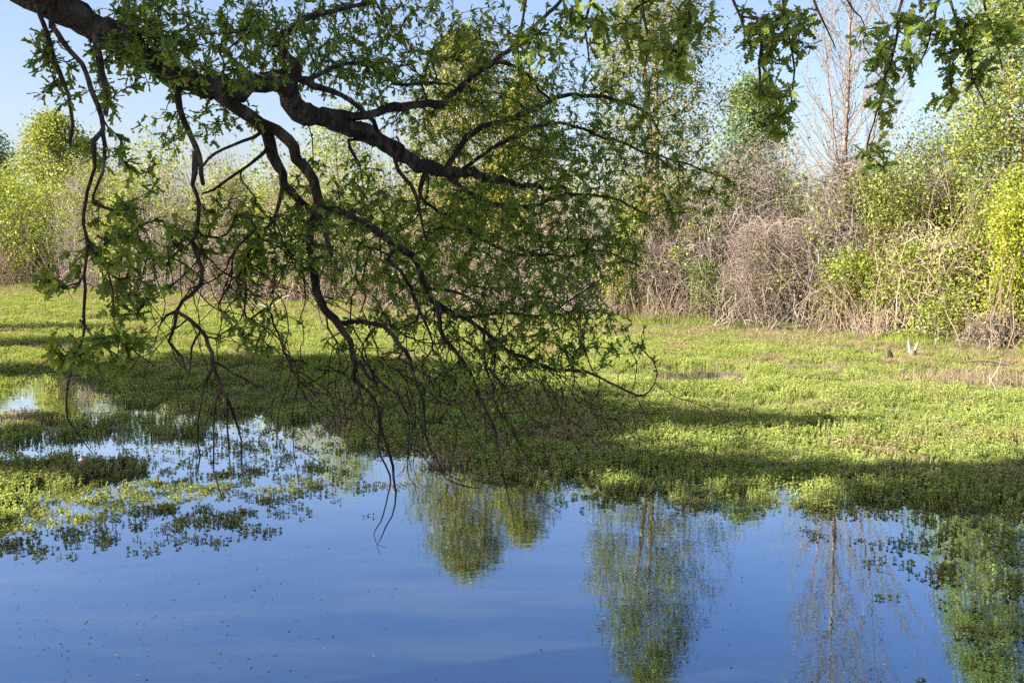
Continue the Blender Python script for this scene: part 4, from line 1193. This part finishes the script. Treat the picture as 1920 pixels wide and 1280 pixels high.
br([(416, 730, 5.65, 3), (408, 749, 5.65, 2.8), (405, 833, 5.6, 2.2), (400, 880, 5.6, 1.8), (406, 906, 5.6, 1.5), (418, 936, 5.6, 1)])
br([(425, 745, 5.65, 2.4), (427, 830, 5.6, 1.8), (432, 905, 5.6, 1.2)])
br([(400, 678, 5.7, 2.6), (437, 699, 5.75, 2.4), (470, 716, 5.8, 2), (504, 736, 5.9, 1.2)])
br([(376, 620, 5.7, 2.6), (358, 650, 5.65, 2.4), (349, 716, 5.6, 1.2)])
br([(165, 457, 4.75, 2.4), (195, 507, 4.7, 2.2), (208, 551, 4.65, 2), (218, 611, 4.6, 1.8), (249, 655, 4.55, 1.6), (289, 685, 4.5, 1.2)])
br([(150, 600, 4.7, 2.4), (185, 645, 4.55, 2.2), (240, 680, 4.45, 1.6)])
# high limb above the frame that carries the curtain of twigs at upper right
add_chain('high', [[*(b0 + [.1, 0, 4.3]), .26], [-5.0, 3.9, 6.2, .20], [-2.2, 4.2, 6.4, .15], [0.3, 4.6, 5.9, .11], [2.0, 4.8, 5.5, .07], [3.4, 5.0, 5.0, .03]], "limb", 1, 12, fixed_rows=True, step=.2)
def hang(pts):
    br([(pts[0][0], -160, 4.9, 4), (pts[0][0], -60, 4.7, 3.4)] + pts, 6)
hang([(1377, 0, 4.4, 3.4), (1391, 30, 4.4, 3.2), (1414, 38, 4.4, 3), (1424, 67, 4.4, 3), (1428, 118, 4.4, 2.8), (1426, 168, 4.4, 2.4), (1431, 208, 4.4, 2), (1447, 238, 4.4, 1.6)])
br([(1428, 122, 4.4, 2.4), (1448, 158, 4.4, 2.2), (1458, 190, 4.4, 1.6), (1480, 250, 4.4, 1.2)], 6)
hang([(1470, 0, 4.45, 3), (1480, 60, 4.45, 2.6), (1490, 130, 4.45, 2), (1482, 200, 4.45, 1.4)])
hang([(1529, 0, 4.6, 2.4), (1545, 44, 4.6, 2), (1566, 88, 4.6, 1.4)])
hang([(1584, 0, 4.4, 2.4), (1599, 24, 4.4, 2), (1614, 32, 4.4, 1.4)])
hang([(1693, 0, 4.4, 3), (1679, 34, 4.4, 3), (1680, 60, 4.4, 2.8), (1673, 94, 4.4, 2.6), (1660, 144, 4.35, 2.4), (1650, 202, 4.35, 2), (1633, 249, 4.35, 1.8), (1627, 286, 4.3, 1.6), (1655, 312, 4.3, 1.1)])
hang([(1760, 0, 4.5, 2.6), (1750, 40, 4.5, 2.4), (1737, 87, 4.5, 2), (1713, 134, 4.5, 1.5)])
hang([(1787, 0, 4.5, 2.8), (1802, 40, 4.5, 2.6), (1818, 67, 4.5, 2.4), (1824, 151, 4.5, 2), (1848, 196, 4.5, 1.2)])
hang([(1850, 10, 4.7, 2.6), (1866, 87, 4.7, 2), (1880, 130, 4.7, 1.2)])
hang([(985, 0, 4.9, 3), (975, 60, 4.9, 2.4), (968, 110, 4.9, 1.6)])
hang([(1105, 0, 5.0, 3), (1095, 60, 5.0, 2.4), (1105, 120, 5.0, 1.5)])
hang([(1200, 0, 4.7, 3), (1212, 80, 4.7, 2.4), (1205, 150, 4.7, 1.5)])
hang([(1295, 0, 4.6, 3), (1290, 70, 4.6, 2.4), (1262, 130, 4.6, 1.6)])

# twig ends: points through the foliage masses of the crown (centre and half-size in photo px, depth and half-depth in m)
MASS = [  # cx, cy, rx, ry, D, rD, count, sway
    (370, 60, 190, 80, 6.4, .7, 110), (250, 40, 90, 70, 5.7, .5, 40), (520, 60, 120, 70, 7.0, .6, 70), (720, 60, 180, 80, 7.9, .9, 150),
    (640, 130, 160, 60, 7.4, .6, 70), (880, 60, 90, 60, 8.6, .8, 36), (840, 190, 190, 80, 8.6, .8, 130), (1040, 190, 170, 110, 9.8, .9, 150),
    (1220, 200, 120, 110, 10.5, .8, 110), (1130, 320, 180, 90, 10.3, .9, 170), (950, 330, 190, 110, 9.2, .9, 210), (1280, 370, 90, 70, 10.7, .6, 44),
    (1350, 340, 60, 60, 11.0, .5, 22), (830, 440, 180, 90, 8.2, .8, 170), (1020, 460, 160, 90, 9.0, .8, 190), (1150, 460, 90, 80, 9.6, .6, 60),
    (720, 520, 120, 90, 7.2, .6, 70), (900, 570, 180, 80, 8.0, .7, 150), (1070, 590, 110, 80, 8.8, .6, 90), (1000, 680, 140, 50, 8.3, .6, 50),
    (640, 380, 110, 90, 6.9, .5, 60), (560, 460, 80, 90, 6.4, .5, 46), (480, 500, 80, 90, 6.3, .4, 46), (430, 420, 70, 60, 6.1, .4, 20),
    (330, 480, 80, 70, 5.8, .4, 34), (480, 620, 80, 50, 6.0, .4, 22), (220, 300, 70, 50, 5.2, .3, 18), (240, 410, 80, 70, 5.0, .3, 34),
    (200, 510, 110, 60, 4.8, .3, 34), (95, 530, 40, 20, 4.7, .2, 8), (250, 560, 50, 40, 4.7, .2, 12), (185, 660, 100, 42, 4.5, .3, 40),
    (100, 130, 50, 90, 5.3, .2, 18), (200, 160, 50, 80, 5.5, .3, 18), (90, 70, 30, 50, 5.3, .2, 8), (430, 230, 70, 40, 6.4, .4, 14), (320, 240, 60, 50, 6.0, .4, 12),
    (300, 120, 110, 40, 5.5, .3, 34), (430, 135, 100, 35, 5.9, .3, 24),
    (600, 690, 80, 50, 6.7, .3, 16), (800, 720, 110, 60, 7.2, .5, 30), (940, 770, 60, 40, 7.9, .3, 8), (1170, 640, 50, 40, 9.1, .3, 12), (700, 640, 60, 60, 6.9, .3, 16),
    (1000, 60, 80, 60, 4.9, .3, 40), (1130, 50, 70, 50, 5.0, .3, 34), (1240, 70, 70, 80, 4.7, .3, 52), (1310, 50, 40, 60, 4.6, .2, 20),
    (1420, 60, 35, 60, 4.4, .15, 20), (1475, 60, 45, 60, 4.45, .2, 34), (1460, 160, 35, 60, 4.4, .15, 24), (1455, 235, 25, 22, 4.4, .12, 9),
    (1640, 80, 35, 40, 4.4, .15, 12), (1690, 100, 45, 45, 4.4, .2, 22), (1650, 190, 25, 60, 4.35, .12, 15), (1640, 295, 30, 22, 4.3, .1, 11),
    (1730, 30, 60, 35, 4.5, .2, 16), (1790, 50, 50, 60, 4.5, .2, 30), (1830, 120, 40, 45, 4.5, .2, 18), (1870, 40, 50, 45, 4.7, .2, 22), (1770, 160, 25, 35, 4.5, .15, 8),
]
att = []
for cx, cy, rx, ry, D, rD, n in MASS:
    n = int(n * (1.75 if D > 6 else 1.0 if cx < 900 else 0.78))
    d = norm(rng.normal(size=(n, 3))) * (rng.random(n) ** 0.40)[:, None]
    for a, b_, c in d:
        att.append((*at(cx + a * rx * 1.12, cy + b_ * ry * 1.12, D + c * rD), D))
att = np.array(att)
seed_n = OT.n
dmin = np.array([np.sqrt(((OT.pos[:seed_n] - a[:3]) ** 2).sum(1)).min() for a in att])
att = att[np.argsort(dmin)]
tips = OT.grow(att[:, :3], step=0.10, kpath=0.06, sag=0.05, jit=0.012, bend=0.45)
# long bare pendulous twig ends below the leaves
bare_ids = []
for i in range(200):
    px = rng.normal(870, 150) if i < 150 else rng.uniform(240, 620)
    py = rng.uniform(560, 740) if i < 150 else rng.uniform(380, 600)
    D = np.interp(px, [200, 450, 650, 900, 1150], [4.9, 5.9, 6.6, 7.9, 9.0]) + rng.normal() * .25
    p = at(px, py, D)
    n = OT.n
    j = int(np.argmin(((OT.pos[:n] - p) ** 2).sum(1)))
    p = OT.pos[j].copy()
    dirv = norm(np.array([rng.normal() * .5 + .25, rng.normal() * .4, -0.7]))
    L = rng.uniform(.3, 1.05) * (D / 7.5)
    m_ = int(L / .07) + 2; s = j
    for q in range(m_):
        dirv = norm(dirv + rng.normal(size=3) * .21 + np.array([.015, 0, -.06]))
        if q > m_ * .75: dirv = norm(dirv + np.array([.10, 0, .10]))
        p = p + dirv * L / m_
        if (p[2] + EYE) / p[1] < 0.47: break
        s = OT.add(p, s)
        if rng.random() < .16:
            d2 = norm(dirv + rng.normal(size=3) * .6); s2 = s; p2 = p.copy()
            for u in range(4):
                p2 = p2 + d2 * .05; s2 = OT.add(p2, s2)
n_visible = OT.n

# upper crown above and beside the frame: the limbs and leaf masses that shade the pond
def shade_point(px, py, z):
    g = on_ground(px, py, 0.12)
    t = (z - 0.12) / S[2]
    return g + S * t
SHADE = [  # patches of pond that lie in the oak's shade: centre px, half-size px, count
    (200, 700, 300, 22, 150), (600, 735, 330, 34, 150), (900, 765, 230, 32, 110), (420, 690, 350, 18, 120), (100, 640, 150, 5, 16), (100, 612, 120, 3, 12), (1250, 782, 190, 15, 60), (1450, 785, 200, 10, 40), (860, 825, 190, 22, 60),
    (1330, 872, 170, 16, 34), (1560, 872, 200, 14, 44), (1780, 872, 120, 10, 24), (250, 800, 260, 14, 40), (560, 845, 200, 20, 40), (200, 848, 200, 6, 20), (1050, 855, 100, 12, 12), (1800, 1050, 160, 60, 40), (420, 985, 260, 16, 12), (700, 940, 200, 30, 24), (1250, 940, 250, 12, 20), (1680, 980, 260, 20, 30)]
cpts = []
for cx, cy, rx, ry, n in SHADE:
    for i in range(n):
        cpts.append(shade_point(cx + rng.normal() * rx * .55, cy + rng.normal() * ry * .55, rng.uniform(6.8, 10.5)))
for i in range(620):                                       # above the limb itself
    a = att[rng.integers(0, len(att))]
    t = rng.uniform(6.0, 10.0)
    q = a[:3] + S * t + rng.normal(size=3) * .25
    cpts.append(q)
left_att = att[att[:, 0] < -1.2]
for i in range(260):
    a = left_att[rng.integers(0, len(left_att))]
    cpts.append(a[:3] + S * rng.uniform(5.0, 8.5) + rng.normal(size=3) * .2)
cpts = np.array(cpts)
u_, v_, f_ = project(cpts)
hid = ~((u_ > -140) & (u_ < 2060) & (v_ > -170)) | (cpts[:, 1] < 0.3)
cpts = cpts[hid & (cpts[:, 2] > 4.9)]
far_left = cpts[:, 0] < -13.5                               # beyond the oak's reach: the neighbouring oak
own = cpts[~far_left]; other = cpts[far_left]
for tgt in ([-9, 2, 8.5], [-4.5, 1.5, 8.2], [-3.5, 6.0, 8.8], [-8.5, 7.5, 8.0], [-2.5, 3.5, 7.8], [-6.5, -1.5, 8.4], [-11.5, 5.0, 8.0]):
    p0 = b0 + np.array([0, 0, rng.uniform(4.4, 6.2)])
    add_chain('u', [[*p0, .17], [*(p0 * .6 + np.array(tgt) * .4 + [0, 0, .4]), .13], [*(p0 * .25 + np.array(tgt) * .75 + [0, 0, .3]), .08], [*tgt, .03]], "limb", 1, 9, fixed_rows=True, step=.25)
start_up = OT.n
dm = ((own - b0) ** 2).sum(1)
up_tips = OT.grow(own[np.argsort(dm)], step=0.35, kpath=0.04, sag=0.05, jit=0.03, bend=0.4)
OT.radii(0.0027, 2.5, cap=0.05)
V, Q, tone = OT.tubes(3)
link("twigs", make_mesh("twigs", V, Q, M['oak_twig'], tone=tone), oak, kind="stuff")

# leaves: sprays at the twig ends and along the last stretch of each twig
def spray(ids, per_tip, per_node, back, size0):
    P, Dv, own_ = [], [], []
    for t in ids:
        k = t; step_ = 0
        while k >= 0 and step_ < back and not OT.fixed[k]:
            c = per_tip if step_ == 0 else (per_node if rng.random() < .8 else 0)
            for q in range(c):
                P.append(OT.pos[k] + rng.normal(size=3) * .006)
                a = OT.tan[k]
                Dv.append(a * (0.75 if step_ == 0 else .45) + rng.normal(size=3) * .62 + np.array([0, 0, -.22]))
            k = OT.par[k]; step_ += 1
    P = np.array(P); Dv = norm(np.array(Dv))
    n = len(P)
    upv = np.tile([-.12, -.25, 1.0], (n, 1)) + rng.normal(size=(n, 3)) * .55
    return P, basis_from(Dv, upv), size0 * rng.uniform(.4, 1.4, n)
P, Rm, Sz = spray(tips, 6, 2, 5, 0.047)
Sz *= np.where(P[:, 1] < 5.2, 1.14, np.where(P[:, 1] < 6.2, 1.1, 1.0))
u_, v_, f_ = project(P)
tone = np.clip(rng.normal(.45, .22, len(P)), 0, 1)
app = Sz / f_
inside = (u_ > 5) & (u_ < 1915) & (v_ > 5) & (v_ < 1275)
order = np.argsort(-np.where(inside, app, 0))
big = order[:300]; rest = np.ones(len(P), bool); rest[big] = False
leaf_meshes = []
for i in range(8):
    tv = OAK_FINE[0].copy()
    tv[:, 0] *= rng.uniform(.85, 1.15); tv[:, 2] += 0.10 * np.sin(tv[:, 1] * rng.uniform(2, 4) + rng.uniform(0, 3)) * rng.uniform(.2, 1)
    tv[:, 0] += .06 * rng.normal() * tv[:, 1] ** 2
    leaf_meshes.append(make_mesh("leaf", tv, OAK_FINE[1], M['oak_leaf'], smooth=False, tone=np.full(len(tv), (i + .5) / 8)))
for j in big:
    o = bpy.data.objects.new("leaf", leaf_meshes[int(tone[j] * 7.99)])
    col.objects.link(o)
    o.parent = oak
    mt = Matrix([[*(Rm[j][0] * Sz[j]), P[j][0]], [*(Rm[j][1] * Sz[j]), P[j][1]], [*(Rm[j][2] * Sz[j]), P[j][2]], [0, 0, 0, 1]])
    o.matrix_local = mt
nr = rest & (f_ < 4.7); fr_ = rest & (f_ >= 4.7) & (f_ < 6.5); ti_ = rest & (f_ >= 6.5)
V, Fc, tn = scatter(OAK_MID[0], OAK_MID[1], P[nr], Rm[nr], Sz[nr], tone[nr])
V2, Fc2, tn2 = scatter(OAK_FAR[0], OAK_FAR[1], P[fr_], Rm[fr_], Sz[fr_], tone[fr_])
V3, Fc3, tn3 = scatter(OAK_TINY[0], OAK_TINY[1], P[ti_], Rm[ti_], Sz[ti_], tone[ti_])
link("foliage", make_mesh("foliage", np.concatenate([V, V2, V3]), np.concatenate([Fc, Fc2 + len(V), Fc3 + len(V) + len(V2)]), M['oak_leaf'], smooth=False, tone=np.concatenate([tn, tn2, tn3])), oak, kind="stuff")
P, Rm, Sz = spray(up_tips, 20, 4, 3, 0.155)
P += rng.normal(size=P.shape) * .16
V, Fc, tn = scatter(WIDE_V, KITE_F, P, Rm, Sz, rng.random(len(P)))
link("crown", make_mesh("crown", V, Fc, M['canopy_leaf'], smooth=False, tone=tn), oak, kind="stuff")

# neighbouring oak standing on the near bank to the left, out of frame; its shade falls across the left of the pond
if len(other):
    c0 = other.mean(0); nb = np.array([c0[0] - 1.5, c0[1] - 2.5, 0.0]); nb[2] = ground_z(nb[0], nb[1])
    nroot = link("neighbour_oak", None, loc=nb, label="second oak on the near bank beyond the left photo edge, shading the pond", cat="tree")
    T2 = Tree(); T2.add(np.array([0, 0, -.6]), -1, rad=.45, fixed=True)
    ch = catmull(np.array([[0, 0, -.6, .45], [.1, .1, 2.0, .34], [.3, .4, 5.0, .26], [.8, 1.0, 8.0, .12], [1.2, 1.5, 10, .04]]), .3); prev = 0
    for q in ch[1:]: prev = T2.add(q[:3], prev, rad=q[3], fixed=True)
    V, Q = tube_paths(ch[None, :, :3], ch[None, :, 3], 12)
    link("trunk", make_mesh("trunk", V, Q, M['oak_bark']), nroot)
    oo = other - nb
    tp = T2.grow(oo[np.argsort((oo[:, :2] ** 2).sum(1))], step=.4, kpath=.05, sag=.05, jit=.03)
    T2.radii(.004, 2.4, cap=.16)
    V, Q, tone = T2.tubes(4); link("branches", make_mesh("branches", V, Q, M['oak_twig'], tone=tone), nroot, kind="stuff")
    V, Fc, tone = leaves_round(T2.pos[tp], 60, .42, .32, 991, WIDE_V)
    link("crown", make_mesh("crown", V, Fc, M['canopy_leaf'], smooth=False, tone=tone), nroot, kind="stuff")
